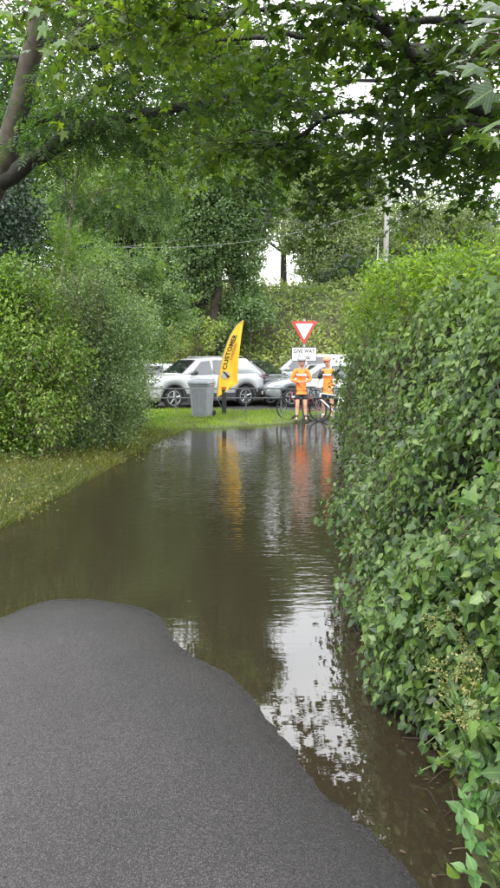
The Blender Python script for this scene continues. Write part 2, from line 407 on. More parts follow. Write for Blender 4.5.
def tarmac_mat():
    m, n, l, b = new_mat('tarmac')
    tc = n.new('ShaderNodeTexCoord')
    vo = n.new('ShaderNodeTexVoronoi'); vo.inputs['Scale'].default_value = 330
    vc = n.new('ShaderNodeTexVoronoi'); vc.inputs['Scale'].default_value = 290
    big = n.new('ShaderNodeTexNoise'); big.inputs['Scale'].default_value = 1.1; big.inputs['Detail'].default_value = 5
    fine = n.new('ShaderNodeTexNoise'); fine.inputs['Scale'].default_value = 420; fine.inputs['Detail'].default_value = 3
    for q in (vo, vc, big, fine): l.new(tc.outputs['Object'], q.inputs['Vector'])
    r = n.new('ShaderNodeValToRGB'); e = r.color_ramp.elements
    e[0].position = .25; e[0].color = (.020, .019, .0205, 1); e[1].position = .75; e[1].color = (.039, .035, .0365, 1)
    l.new(big.outputs['Fac'], r.inputs['Fac'])
    sep = n.new('ShaderNodeSeparateColor'); l.new(vc.outputs['Color'], sep.inputs['Color'])
    r2 = n.new('ShaderNodeValToRGB'); e = r2.color_ramp.elements
    e[0].position = .0; e[0].color = (.42, .42, .43, 1); e[1].position = 1.; e[1].color = (2.8, 2.7, 2.6, 1)
    q = e.new(.6); q.color = (.85, .84, .85, 1)
    l.new(sep.outputs[0], r2.inputs['Fac'])
    mx = n.new('ShaderNodeMix'); mx.data_type = 'RGBA'; mx.blend_type = 'MULTIPLY'; mx.inputs['Factor'].default_value = 1
    l.new(r.outputs['Color'], mx.inputs['A']); l.new(r2.outputs['Color'], mx.inputs['B'])
    # sparse dark grit
    sp = n.new('ShaderNodeTexVoronoi'); sp.inputs['Scale'].default_value = 9; l.new(tc.outputs['Object'], sp.inputs['Vector'])
    st = n.new('ShaderNodeMath'); st.operation = 'LESS_THAN'; st.inputs[1].default_value = .045; l.new(sp.outputs['Distance'], st.inputs[0])
    m2 = n.new('ShaderNodeMix'); m2.data_type = 'RGBA'; l.new(st.outputs[0], m2.inputs['Factor']); l.new(mx.outputs['Result'], m2.inputs['A']); m2.inputs['B'].default_value = (.018, .015, .012, 1)
    # damp band: the film of water the tarmac has soaked up just above the flood
    geo = n.new('ShaderNodeSeparateXYZ'); l.new(tc.outputs['Object'], geo.inputs[0])
    ms = n.new('ShaderNodeMapRange'); l.new(geo.outputs['Z'], ms.inputs['Value']); ms.inputs['From Min'].default_value = .0; ms.inputs['From Max'].default_value = .012
    ms.inputs['To Min'].default_value = .22; ms.inputs['To Max'].default_value = .62
    l.new(ms.outputs[0], b.inputs['Roughness'])
    wt = n.new('ShaderNodeMapRange'); l.new(geo.outputs['Z'], wt.inputs['Value']); wt.inputs['From Min'].default_value = .002; wt.inputs['From Max'].default_value = .011; wt.inputs['To Min'].default_value = .5; wt.inputs['To Max'].default_value = 1.
    m3 = n.new('ShaderNodeMix'); m3.data_type = 'RGBA'; m3.blend_type = 'MULTIPLY'; m3.inputs['Factor'].default_value = 1; l.new(m2.outputs['Result'], m3.inputs['A']); l.new(wt.outputs[0], m3.inputs['B'])
    l.new(m3.outputs['Result'], b.inputs['Base Color'])
    bu = n.new('ShaderNodeBump'); bu.inputs['Strength'].default_value = .9; bu.inputs['Distance'].default_value = .003
    ad = n.new('ShaderNodeMath'); ad.operation = 'ADD'; l.new(vo.outputs['Distance'], ad.inputs[0]); l.new(fine.outputs['Fac'], ad.inputs[1])
    l.new(ad.outputs[0], bu.inputs['Height']); l.new(bu.outputs['Normal'], b.inputs['Normal'])
    return m
def water_mat():
    m, n, l, b = new_mat('muddy_floodwater')
    n.remove(b)
    tc = n.new('ShaderNodeTexCoord')
    def noise(scale, sx, sy, det=2, rot=0, dist=0.):
        mp = n.new('ShaderNodeMapping'); mp.inputs['Scale'].default_value = (sx, sy, 1); mp.inputs['Rotation'].default_value = (0, 0, rot)
        q = n.new('ShaderNodeTexNoise'); q.inputs['Scale'].default_value = scale; q.inputs['Detail'].default_value = det; q.inputs['Distortion'].default_value = dist
        l.new(tc.outputs['Object'], mp.inputs[0]); l.new(mp.outputs[0], q.inputs['Vector']); return q
    a = noise(1, 4.2, 15, 2, .06, .4); c = noise(1, 10, 30, 2, -.08, .4); g = noise(1, 1.1, 2.4, 1)
    mask = noise(1, .45, .35, 3)
    mr = n.new('ShaderNodeMapRange'); l.new(mask.outputs['Fac'], mr.inputs['Value']); mr.inputs['From Min'].default_value = .38; mr.inputs['From Max'].default_value = .62
    mr.inputs['To Min'].default_value = .40; mr.inputs['To Max'].default_value = 1.
    # breeze ripples are in the middle of the flood; the sheltered near end is calm
    sx = n.new('ShaderNodeSeparateXYZ'); l.new(tc.outputs['Object'], sx.inputs[0])
    cal = n.new('ShaderNodeMapRange'); cal.interpolation_type = 'SMOOTHSTEP'; l.new(sx.outputs['Y'], cal.inputs['Value'])
    cal.inputs['From Min'].default_value = 3.1; cal.inputs['From Max'].default_value = 7.5; cal.inputs['To Min'].default_value = .05; cal.inputs['To Max'].default_value = 1.
    far = n.new('ShaderNodeMapRange'); far.interpolation_type = 'SMOOTHSTEP'; l.new(sx.outputs['Y'], far.inputs['Value']); far.inputs['From Min'].default_value = 8.5; far.inputs['From Max'].default_value = 14.; far.inputs['To Min'].default_value = 1.; far.inputs['To Max'].default_value = .35
    m0 = n.new('ShaderNodeMath'); m0.operation = 'MULTIPLY'; l.new(cal.outputs[0], m0.inputs[0]); l.new(far.outputs[0], m0.inputs[1])
    mm = n.new('ShaderNodeMath'); mm.operation = 'MULTIPLY'; l.new(mr.outputs[0], mm.inputs[0]); l.new(m0.outputs[0], mm.inputs[1])
    def mul(x, k):
        q = n.new('ShaderNodeMath'); q.operation = 'MULTIPLY'; l.new(x, q.inputs[0])
        if isinstance(k, float): q.inputs[1].default_value = k
        else: l.new(k, q.inputs[1])
        return q.outputs[0]
    def add(x, y):
        q = n.new('ShaderNodeMath'); q.operation = 'ADD'; l.new(x, q.inputs[0]); l.new(y, q.inputs[1]); return q.outputs[0]
    h = add(mul(add(mul(a.outputs['Fac'], 1.), mul(c.outputs['Fac'], .35)), mm.outputs[0]), mul(g.outputs['Fac'], .16))
    bu = n.new('ShaderNodeBump'); bu.inputs['Strength'].default_value = 1.; bu.inputs['Distance'].default_value = RIPPLE
    l.new(h, bu.inputs['Height'])
    fr = n.new('ShaderNodeFresnel'); fr.inputs['IOR'].default_value = 2.2; l.new(bu.outputs[0], fr.inputs['Normal'])
    gl = n.new('ShaderNodeBsdfGlossy'); gl.inputs['Roughness'].default_value = .015; l.new(bu.outputs[0], gl.inputs['Normal'])
    tr = n.new('ShaderNodeBsdfTransparent'); tr.inputs['Color'].default_value = (.55, .42, .30, 1)
    df = n.new('ShaderNodeBsdfDiffuse'); df.inputs['Color'].default_value = (.048, .038, .024, 1)
    m1 = n.new('ShaderNodeMixShader'); m1.inputs[0].default_value = .5; l.new(tr.outputs[0], m1.inputs[1]); l.new(df.outputs[0], m1.inputs[2])
    m2 = n.new('ShaderNodeMixShader'); l.new(fr.outputs[0], m2.inputs[0]); l.new(m1.outputs[0], m2.inputs[1]); l.new(gl.outputs[0], m2.inputs[2])
    l.new(m2.outputs[0], n['Material Output'].inputs['Surface'])
    return m
RIPPLE = .0082
M_tar = tarmac_mat(); M_gnd = ground_mat()
full = np.ones((ny - 1, nx - 1), bool)
sheet('ground', full, 0, M_gnd, kind='structure')
cx = (XX[:-1, :-1] + XX[1:, 1:]) / 2; cy = (YY[:-1, :-1] + YY[1:, 1:]) / 2
left_edge = np.interp(cy, [-6, 3, 6, 10, 14, 17, 20.5], [-2.9, -2.75, -2.35, -2.1, -1.75, -1.0, 1.0])
right_edge = np.interp(cy, [-6, 4, 8, 12, 15, 17, 20.5], [.62, .62, .8, 1.3, 3, 7, 12])
sheet('lane', (cx > left_edge) & (cx < right_edge) & (cy > -6) & (cy < 20.3), .004, M_tar, kind='structure')
sheet('car_park', (cy > 20.9) & (cy < 27.2) & (abs(cx) < 16), .004, M_tar, kind='structure')
wp = np.concatenate([poly])
cen = np.array([-.3, 8.])
# water sheet: fan-free grid plane, hidden under the banks past the shoreline
me = bpy.data.meshes.new('floodwater')
wx = np.linspace(-4.2, 5.0, 24); wy = np.linspace(.4, 20.5, 50)
wv = [(float(x), float(y), 0.0) for y in wy for x in wx]
wf = [(j * 24 + i, j * 24 + i + 1, (j + 1) * 24 + i + 1, (j + 1) * 24 + i) for j in range(49) for i in range(23)]
me.from_pydata(wv, [], wf); me.update()
link('floodwater', me, water_mat(), kind='structure')
# ------------------------------------------------------------------ vegetation
M_bark = mat('bark_grey', (.10, .085, .065), .9, var=.45, scale=9, bump=.8)
M_barkd = mat('bark_dark', (.014, .0125, .009), .9, var=.5, scale=12, bump=.8)
M_barkb = mat('bark_brown', (.036, .030, .019), .9, var=.45, scale=8, bump=.9)
M_twig = mat('twig_brown', (.07, .05, .032), .85, var=.4, scale=20)
M_stemg = mat('stem_green', (.10, .15, .04), .6, var=.2, scale=20)
L_syc = leaf_mat('sycamore_leaf', (.016, .036, .009), (.036, .070, .013), (.10, .150, .022), .45, .45, tcol=(2.7, 2.6, .9))
L_syc_o = leaf_mat('sycamore_leaf_single', (.018, .040, .010), (.036, .070, .014), (.070, .115, .022), .42, .42, True, (2.6, 2.5, .9), veins=.5)
L_ash = leaf_mat('ash_leaf', (.014, .034, .010), (.028, .062, .017), (.075, .12, .028), .5, .42)
L_lime = leaf_mat('lime_leaf', (.03, .06, .010), (.07, .115, .018), (.13, .18, .03), .45, .45)
L_ivytree = leaf_mat('ivy_tree_leaf', (.035, .072, .024), (.075, .130, .045), (.14, .20, .08), .45, .25)
L_grey = leaf_mat('grey_green_leaf', (.065, .095, .045), (.13, .17, .080), (.22, .27, .14), .5, .35)
L_holly = leaf_mat('holly_leaf', (.008, .022, .012), (.016, .038, .020), (.035, .062, .032), .28, .1)
L_elder = leaf_mat('elder_leaf', (.028, .06, .018), (.075, .13, .042), (.15, .215, .085), .45, .35)
L_yel = leaf_mat('hazel_leaf', (.030, .070, .010), (.095, .175, .022), (.23, .32, .07), .38, .28)
L_priv = leaf_mat('privet_leaf', (.030, .065, .020), (.10, .165, .055), (.25, .33, .16), .34, .22)
L_end = leaf_mat('bright_hedge_leaf', (.035, .08, .010), (.095, .165, .018), (.20, .29, .035), .45, .38)
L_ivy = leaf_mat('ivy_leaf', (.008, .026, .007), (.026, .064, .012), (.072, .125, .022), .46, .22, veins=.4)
L_fresh = leaf_mat('fresh_leaf', (.03, .07, .012), (.06, .12, .018), (.12, .19, .03), .45, .3, veins=.4)
L_ivy_o = leaf_mat('ivy_leaf_single', (.020, .050, .010), (.040, .088, .016), (.080, .145, .026), .44, .25, True, veins=.5)
L_pale = leaf_mat('pale_sapling_leaf', (.05, .11, .025), (.075, .15, .032), (.11, .20, .045), .4, .4, True, veins=.5)
L_grass = leaf_mat('grass_blade', (.06, .11, .015), (.13, .21, .026), (.24, .31, .05), .5, .4)
L_weed = leaf_mat('verge_grass_blade', (.022, .045, .010), (.075, .10, .018), (.24, .20, .06), .5, .35)
L_scrub = leaf_mat('bramble_scrub_leaf', (.05, .09, .022), (.14, .19, .042), (.25, .27, .08), .5, .3)
L_cream = leaf_mat('cream_floret', (.10, .12, .03), (.20, .19, .07), (.36, .32, .15), .7, .3)
L_dock = leaf_mat('nettle_leaf', (.035, .10, .025), (.06, .15, .035), (.10, .20, .05), .42, .3, True, veins=.5)

def limb(mb, pts, r0, r1, n=7, wig=.0):
    pts = [Vector(p) for p in pts]; out = []
    N = 5
    for i in range(len(pts) - 1):       # catmull-rom
        p0 = pts[max(i - 1, 0)]; p1 = pts[i]; p2 = pts[i + 1]; p3 = pts[min(i + 2, len(pts) - 1)]
        for k in range(N):
            t = k / N
            out.append(.5 * ((2 * p1) + (p2 - p0) * t + (2 * p0 - 5 * p1 + 4 * p2 - p3) * t * t + (3 * p1 - p0 - 3 * p2 + p3) * t ** 3))
    out.append(pts[-1])
    if wig: out = [p + Vector(rng.normal(size=3)) * wig * (0 < i < len(out) - 1) for i, p in enumerate(out)]
    rad = [r0 + (r1 - r0) * (i / (len(out) - 1)) ** .8 for i in range(len(out))]
    mb.tube(out, rad, n)
    return out, rad
def C(u, v, Y, r, ry=None, rz=None):
    c = P(u, v, Y); s = Y / F
    return (c.x, c.y, c.z, r * s, (ry or r) * s * .9, (rz or r) * s)

# ---- trees with blob crowns
def tree(name, label, base, top, r0, clumps, dens, lsize, T, lm, bm_, up=.5, droop=0., group=None, sub=26, mid=None, subr=.32):
    bx, by = base; bz = gz(bx, by) - .1
    e = empty(name, (0, 0, 0), label=label, cat='tree', group=group)
    e.location = (bx, by, bz)
    off = -Vector((bx, by, bz))
    t = MB(); pts = [Vector((bx, by, bz))] + ([Vector(m) for m in mid] if mid else []) + [Vector(top)]
    limb(t, [p + off for p in pts], r0, r0 * .35, 10, r0 * .06)
    t.build('trunk', bm_, e, True)
    for c in clumps:
        cc = Vector(c[:3]); f = rng.uniform(.45, .95)
        st = pts[-2].lerp(pts[-1], f) if len(pts) > 1 else pts[0]
        b = MB(); m_ = st.lerp(cc, .5) + Vector((0, 0, -.06 * (cc - st).length))
        limb(b, [st + off, m_ + off, cc + off], r0 * .32, r0 * .07, 6, r0 * .05)
        for q in range(5):
            dd = Vector(unit(rng.normal(size=3))); dd.z = abs(dd.z) * .6
            e1 = cc + Vector((dd.x * c[3], dd.y * c[4], dd.z * c[5])) * .75
            limb(b, [m_.lerp(cc, rng.uniform(.3, 1)) + off, e1 + off], r0 * .12, r0 * .03, 4)
        b.build('branch', bm_, e, True)
    p, a, n, s, ti = blob_leaves(clumps, dens, lsize, up=up, droop=droop, sub=sub, subr=subr)
    leaf_obj('crown', p + np.array(off), a, n, s, ti, T, lm, e, kind='stuff')
    return e

# far woodland seen through the gaps: separate trees
g_far = 'woodland trees behind the embankment'
tree('ivy_clad_tree', 'tall ivy covered tree with bare brown lower trunk standing on the bank behind the flag', (P(214, 330, 30).x, 30), P(212, 180, 30), .34,
     [C(214, 215, 30, 42, rz=50), C(188, 190, 30, 34), C(243, 190, 31, 38), C(200, 262, 29.5, 24), C(195, 238, 29.5, 26), C(254, 218, 31, 27), C(222, 160, 30, 42), C(232, 112, 30, 42), C(262, 172, 33, 34), C(250, 90, 30, 34), C(212, 70, 30, 44), C(166, 175, 31, 30), C(244, 262, 30.5, 20), C(247, 298, 30.5, 19), C(242, 312, 30, 17), C(196, 280, 29.6, 16)],  # highest clumps, hidden behind the canopy, added to darken the water's sky reflection
     210, .15, T_rhomb(.6), L_ivytree, M_barkb, mid=[P(217, 270, 30)])
tree('ash_tree', 'spreading grey green tree rising above the embankment behind the give way sign', (P(322, 300, 40).x, 40), P(318, 235, 40), .35,
     [C(308, 225, 40, 32), C(338, 212, 40, 30), C(300, 238, 40, 14), C(323, 258, 39, 24), C(350, 250, 39, 26), C(298, 200, 41, 22), C(338, 280, 38, 22), C(365, 225, 41, 26), C(322, 180, 42, 24), C(352, 170, 42, 22), C(375, 185, 42, 24)],
     150, .19, T_rhomb(.45), L_grey, M_bark, droop=.3, group=g_far)
tree('ash_tree', 'grey green tree showing right of the utility pole above the bright hedge', (P(425, 300, 44).x, 44), P(425, 235, 44), .35,
     [C(402, 235, 44, 26), C(432, 220, 44, 28), C(462, 225, 45, 26), C(425, 258, 43, 28), C(392, 262, 42, 22), C(480, 250, 46, 30)],
     140, .20, T_rhomb(.45), L_grey, M_bark, group=g_far)
tree('dark_conifer', 'dark narrow tree standing below the grey green crown left of the utility pole', (P(345, 300, 36).x, 36), P(345, 255, 36), .2,
     [C(345, 285, 36, 13, rz=24), C(330, 292, 36, 12, rz=20), C(358, 280, 36, 11, rz=22)], 150, .16, T_rhomb(.3), L_holly, M_barkd)
tree('oak_tree', 'distant pale tree crown filling the gap above the sky opening beside the ivy clad tree', (P(283, 290, 50).x, 50), P(284, 225, 50), .4,
     [C(285, 180, 50, 26), C(270, 205, 50, 22), C(262, 235, 49, 14)], 70, .24, T_rhomb(.5), L_grey, M_barkd, group=g_far)
tree('oak_tree', 'distant tree behind the left hedge with sky showing through its crown', (P(130, 300, 38).x, 38), P(130, 200, 38), .4,
     [C(120, 195, 38, 34), C(95, 235, 38, 26), C(150, 240, 38, 24), C(140, 165, 38, 34), C(80, 180, 39, 30), C(165, 205, 38, 26), C(40, 200, 40, 40), C(10, 150, 42, 50)],
     85, .22, T_rhomb(.5), L_ash, M_barkd, group=g_far)
tree('oak_tree', 'distant tree far left whose crown shows between trunk and holly', (P(-60, 300, 30).x, 30), P(-50, 150, 30), .4,
     [C(-60, 180, 30, 60), C(20, 120, 32, 50), C(-40, 60, 30, 60), C(50, 60, 33, 50), C(-100, 250, 30, 60)], 60, .22, T_rhomb(.5), L_ash, M_barkd, group=g_far)
tree('ash_tree', 'light green feathery tree above the left hedge near the cables', (P(105, 300, 21).x, 21), P(110, 225, 21), .07,
     [C(110, 205, 21, 30), C(82, 192, 21, 24), C(150, 215, 21, 22), C(165, 190, 21, 20), C(60, 205, 20, 20), C(132, 178, 22, 26)],
     75, .30, T_pinnate(3, .42), L_elder, M_bark, droop=.5, sub=18)
tree('lime_tree', 'yellow green tree high behind the big leaning limb on the left', (P(20, 300, 16).x, 17), P(90, 90, 16.5), .07,
     [C(190, 150, 16, 36), C(228, 150, 16, 26), C(145, 160, 16, 34), C(100, 160, 16, 30), C(62, 150, 16, 26), C(205, 95, 16, 46), C(140, 90, 16, 50), C(70, 80, 16, 50), C(160, 20, 16, 60), C(60, 0, 16, 60)],
     50, .13, T_ovate(.8), L_lime, M_bark, droop=.3)
tree('holly_tree', 'dark glossy holly at the left edge under the leaning trunk', (P(8, 300, 12).x, 12), P(8, 215, 12), .1,
     [C(5, 205, 12, 34), C(24, 228, 12, 22), C(-18, 235, 12, 30), C(8, 250, 11.6, 26), C(-5, 175, 12, 18)], 420, .075, T_ovate(.55), L_holly, M_barkd)
tree('elder_tree', 'pale green elder spraying drooping leaves over the left hedge beside the stone bank', (P(130, 380, 16.4).x, 16.6), P(138, 285, 16.4), .07,
     [C(128, 275, 16.4, 26), C(100, 262, 16, 22), C(155, 290, 16.4, 20), C(174, 308, 16.4, 13), C(186, 322, 16.2, 8, rz=6), C(150, 262, 17, 16), C(145, 330, 16, 22), C(160, 345, 16.5, 12), C(178, 296, 16.4, 9, rz=6)],
     110, .25, T_pinnate(2, .55), L_elder, M_bark, droop=.5, sub=26)
tree('ash_sapling', 'bright yellow green young tree tips rising from the hedge below the holly', (P(78, 380, 13).x, 13), P(74, 250, 13), .04,
     [C(74, 250, 13, 20), C(48, 262, 12.6, 18), C(95, 268, 13, 14), C(15, 270, 12, 18), C(60, 232, 13, 12)], 170, .16, T_pinnate(4, .28), L_yel, M_bark, up=.3, sub=16)

for i, (cl, lab) in enumerate([
   ([C(30, 240, 60, 60), C(-60, 230, 60, 80), C(-30, 290, 60, 60)], 'dark woodland tree filling the background behind the holly'),
   ([C(110, 250, 58, 50), C(80, 290, 58, 40), C(120, 190, 60, 50)], 'woodland tree filling the background between holly and feathery tree'),
   ([C(180, 250, 56, 46), C(160, 290, 56, 36), C(190, 180, 58, 50)], 'woodland tree filling the background left of the ivy clad tree'),
   ([C(238, 215, 56, 30), C(240, 265, 56, 19, rz=30), C(250, 165, 58, 44)], 'woodland tree filling the background just right of the ivy clad tree'),
   ([C(335, 235, 60, 36), C(325, 275, 60, 26), C(310, 190, 62, 34)], 'woodland tree behind the spreading grey green tree'),
   ([C(400, 250, 62, 44), C(450, 260, 60, 44), C(510, 250, 60, 50), C(370, 285, 60, 30)], 'woodland tree behind the utility pole')]):
    b_ = Vector(cl[0][:3]); tree('background_tree', lab, (b_.x, b_.y), (b_.x, b_.y, b_.z), .4, cl, 40, .34, T_rhomb(.6), L_grey if i in (3, 4) else L_ivytree, M_barkd, group='background trees')

# ---- hedges on the left
def bush(name, label, base, clumps, dens, lsize, T, lm, group=None, cat='bush', up=.5, core=.72, droop=0., sub=30, stems=6, subr=.25):
    bx, by = base; bz = gz(bx, by) - .05
    e = empty(name, (bx, by, bz), label=label, cat=cat, group=group); off = -Vector((bx, by, bz))
    for c in clumps[:stems]:
        b = MB(); cc = Vector(c[:3]); st = Vector((bx + (cc.x - bx) * .6, by + (cc.y - by) * .6, 0)); st.z = gz(st.x, st.y) - .05
        limb(b, [st + off, st.lerp(cc, .6) + Vector((.05, 0, 0)) + off, cc + Vector((0, 0, c[5] * .5)) + off], .03, .008, 5, .02)
        for q in range(6):
            dd = Vector(unit(rng.normal(size=3)))
            limb(b, [st.lerp(cc, rng.uniform(.4, 1)) + off, cc + Vector((dd.x * c[3], dd.y * c[4], dd.z * c[5])) * .85 + off], .014, .004, 4)
        b.build('stem', M_twig, e, True)
    p, a, n, s, ti = blob_leaves(clumps, dens, lsize, up=up, droop=droop, sub=sub, subr=subr)
    g = ground_z(p[:, 0], p[:, 1]); k = p[:, 2] > np.maximum(g, 0) + .02
    p, a, n, s, ti = p[k], a[k], n[k], s[k], ti[k]
    leaf_obj('foliage', p + np.array(off), a, n, s, ti, T, lm, e, kind='stuff')
    return e
bush('hazel_bush', 'yellow green leafy bush at the left edge of the hedge nearest the camera', (P(-5, 470, 10.6).x, 10.6),
     [C(22, 330, 10.6, 48), C(30, 400, 10.4, 44), C(-40, 350, 10.6, 60), C(5, 440, 10.2, 34), C(52, 370, 10.8, 34), C(-40, 430, 10.2, 50), C(20, 290, 10.8, 30), C(-15, 285, 10.8, 30)], 900, .062, T_rhomb(.62), L_yel, sub=34, subr=.34)
bush('privet_hedge', 'dense mid green privet bush with pale glossy leaves middle of the left hedge', (P(100, 450, 11.8).x, 11.9),
     [C(95, 330, 11.9, 44), C(88, 395, 11.6, 42), C(118, 385, 12, 34), C(70, 430, 11.2, 26), C(112, 425, 11.8, 24), C(62, 310, 12, 30), C(125, 330, 12.2, 30), C(95, 295, 12.2, 26)], 950, .055, T_rhomb(.5), L_priv, sub=34, subr=.32)
bush('privet_hedge', 'far end bush of the left hedge next to the white car bonnet', (P(140, 430, 14.4).x, 14.6),
     [C(126, 350, 14.6, 25), C(130, 395, 14.2, 22), C(140, 322, 14.8, 20), C(136, 372, 14.6, 15), C(122, 420, 13.8, 18), C(134, 412, 14.6, 13)], 650, .06, T_rhomb(.5), L_priv, sub=30, subr=.3)
bush('low_weeds', 'low leafy weeds at the foot of the left hedge by the car', (P(146, 424, 16).x, 16),
     [C(140, 418, 15.8, 14, rz=9), C(122, 432, 14, 14, rz=9), C(156, 420, 16.6, 12, rz=6), C(100, 446, 12.4, 14, rz=7)], 700, .06, T_rhomb(.45), L_yel, cat='weeds', stems=2)
bush('low_weeds', 'dark low weeds in shade under the nearest left hedge bush', (P(30, 470, 10).x, 10),
     [C(15, 462, 9.8, 24, rz=12), C(50, 462, 10.2, 20, rz=10), C(80, 452, 11, 14, rz=8), C(-25, 470, 9.4, 26, rz=14)], 500, .07, T_rhomb(.5), L_priv, cat='weeds', stems=2)

# ---- the long ivy and bramble hedge on the right
bx, by = 2.0, 5.5
rh = empty('ivy_hedge', (bx, by, 0), label='tall dense hedge of ivy and bramble along the right side of the flooded lane', cat='hedge')
def hedge_top(y): return 2.02 + .12 * np.sin(y * 1.7) + .07 * np.sin(y * 4.1 + 1)
def hedge_x(y, z):
    # face of the hedge: undercut at the foot, bulging at the middle, ragged
    base = np.interp(y, [0, 1.5, 3, 5, 7, 9, 10.6], [1.42, 1.24, 1.15, 1.17, 1.20, 1.30, 1.75])
    prof = np.interp(z, [0, .25, .6, 1.1, 1.7, 2.0, 2.2], [.16, .06, -.02, -.04, .0, .13, .34])
    # photo: the foot of the hedge swells towards the camera at the near end
    foot = -.50 * (1 - sst(.25, 1.5, z)) * (1 - sst(3.4, 7.0, y))
    return base + foot + prof + .13 * np.sin(y * 2.3 + z * 1.4) * np.cos(z * 3.1 + y) + .06 * np.sin(y * 6.1 + 2 * z) + .04 * np.sin(z * 9 + y * 4)
# dark hull blocking views through the hedge; its colour stands in for interior shade
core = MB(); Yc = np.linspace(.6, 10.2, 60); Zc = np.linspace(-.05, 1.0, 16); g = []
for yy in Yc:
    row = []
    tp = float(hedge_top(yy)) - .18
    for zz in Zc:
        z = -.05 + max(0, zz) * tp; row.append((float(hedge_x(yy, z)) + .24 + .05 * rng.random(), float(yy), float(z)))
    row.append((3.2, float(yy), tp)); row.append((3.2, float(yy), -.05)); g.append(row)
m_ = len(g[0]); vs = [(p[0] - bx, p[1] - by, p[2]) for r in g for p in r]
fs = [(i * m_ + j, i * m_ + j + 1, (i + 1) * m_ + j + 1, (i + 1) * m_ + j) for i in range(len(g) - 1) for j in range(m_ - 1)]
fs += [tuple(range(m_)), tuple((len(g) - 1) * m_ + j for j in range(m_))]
core.add(vs, fs); core.build('shade_hull', mat('hedge_inside_shade', (.012, .013, .007), .95, var=.6, scale=30, bump=1.), rh, True)
def hedge_layer(N, lsize, T, lm, ymin=.9, ymax=10.4, ypow=2.2, depth=.22, clump=.16, tint0=.5, name='foliage', nclump=None, zr=(0, 1), parts=None, tvar=.15):
    t = rng.random(nclump or N // 14)
    # more tufts near the camera, where they show larger
    yk = 1 / (1 / ymax ** (ypow - 1) + t * (1 / ymin ** (ypow - 1) - 1 / ymax ** (ypow - 1))) ** (1 / (ypow - 1))
    zk = rng.uniform(zr[0], zr[1], len(yk)) * hedge_top(yk)
    dk = rng.uniform(-.07, depth, len(yk)); tk = rng.normal(0, tvar, len(yk))
    k = rng.integers(0, len(yk), N)
    y = yk[k] + rng.normal(0, clump, N) ; z = zk[k] + rng.normal(0, clump * .8, N)
    x = hedge_x(y, z) + dk[k] + rng.normal(0, .05, N)
    hole = np.sin(y * 7.3 + 2 * np.sin(z * 5.1)) * np.sin(z * 8.7 + 1.5 * np.sin(y * 4.4)) + .5 * np.sin(y * 17 + z * 13)
    ok = ((hole > -.55) | (rng.random(N) < .30)) & (z > .01) & (z < hedge_top(y) + .2) & (y > ymin * .8) & (y < 10.7)
    x, y, z, k = x[ok], y[ok], z[ok], k[ok]; n_ = len(x)
    pos = np.stack([x, y, z], 1)
    nr = unit(np.array([-.85, -.35, .55]) + rng.normal(size=(n_, 3)) * .42)
    ax = unit(np.array([-.3, 0, -.8]) + rng.normal(size=(n_, 3)) * .55)
    s = lsize * rng.uniform(.6, 1.3, n_); ti = tint0 + tk[k] + rng.normal(0, .13, n_)
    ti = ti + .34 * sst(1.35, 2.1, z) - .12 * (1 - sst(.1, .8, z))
    if parts is not None:
        keep = pick_parts(rh, pos, ax, nr, s, T, parts[0], parts[1])
        pos, ax, nr, s, ti = pos[keep], ax[keep], nr[keep], s[keep], ti[keep]
    leaf_obj(name, pos - np.array([bx, by, 0]), ax, nr, s, ti, T, lm, rh, kind='stuff')
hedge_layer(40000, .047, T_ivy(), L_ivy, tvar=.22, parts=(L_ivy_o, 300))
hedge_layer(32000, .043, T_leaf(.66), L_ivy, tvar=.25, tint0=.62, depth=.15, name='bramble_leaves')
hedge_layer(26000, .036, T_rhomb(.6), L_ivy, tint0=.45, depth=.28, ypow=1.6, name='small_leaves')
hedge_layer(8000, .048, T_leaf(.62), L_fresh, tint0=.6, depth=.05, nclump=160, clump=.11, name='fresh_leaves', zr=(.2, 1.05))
# hanging bindweed and dead stems
st = MB()
for i in range(150):
    y = float(rng.uniform(1.6, 8)); z = float(rng.uniform(.5, 2.1)); L = float(rng.uniform(.3, 1.0)); pts = []
    for q in range(6):
        zz = max(.03, z - L * q / 5); yy = y + .12 * math.sin(q * .9 + i) ; pts.append((float(hedge_x(yy, zz)) - .02 - bx + .03 * math.sin(q * 2 + i), yy - by, zz))
    st.tube(pts, .0028, 4, False)
for i in range(50):
    y = float(rng.uniform(1.6, 9)); pts = []; x0 = float(hedge_x(y, 0)) + .1
    for q in range(5): pts.append((x0 - .09 * q * rng.uniform(.3, 1) - bx, y + rng.uniform(-.1, .1) * q - by, .28 - .065 * q + rng.uniform(-.02, .04)))
    st.tube(pts, .0018, 4, False)
st.build('stem', M_twig, rh, kind='stuff')

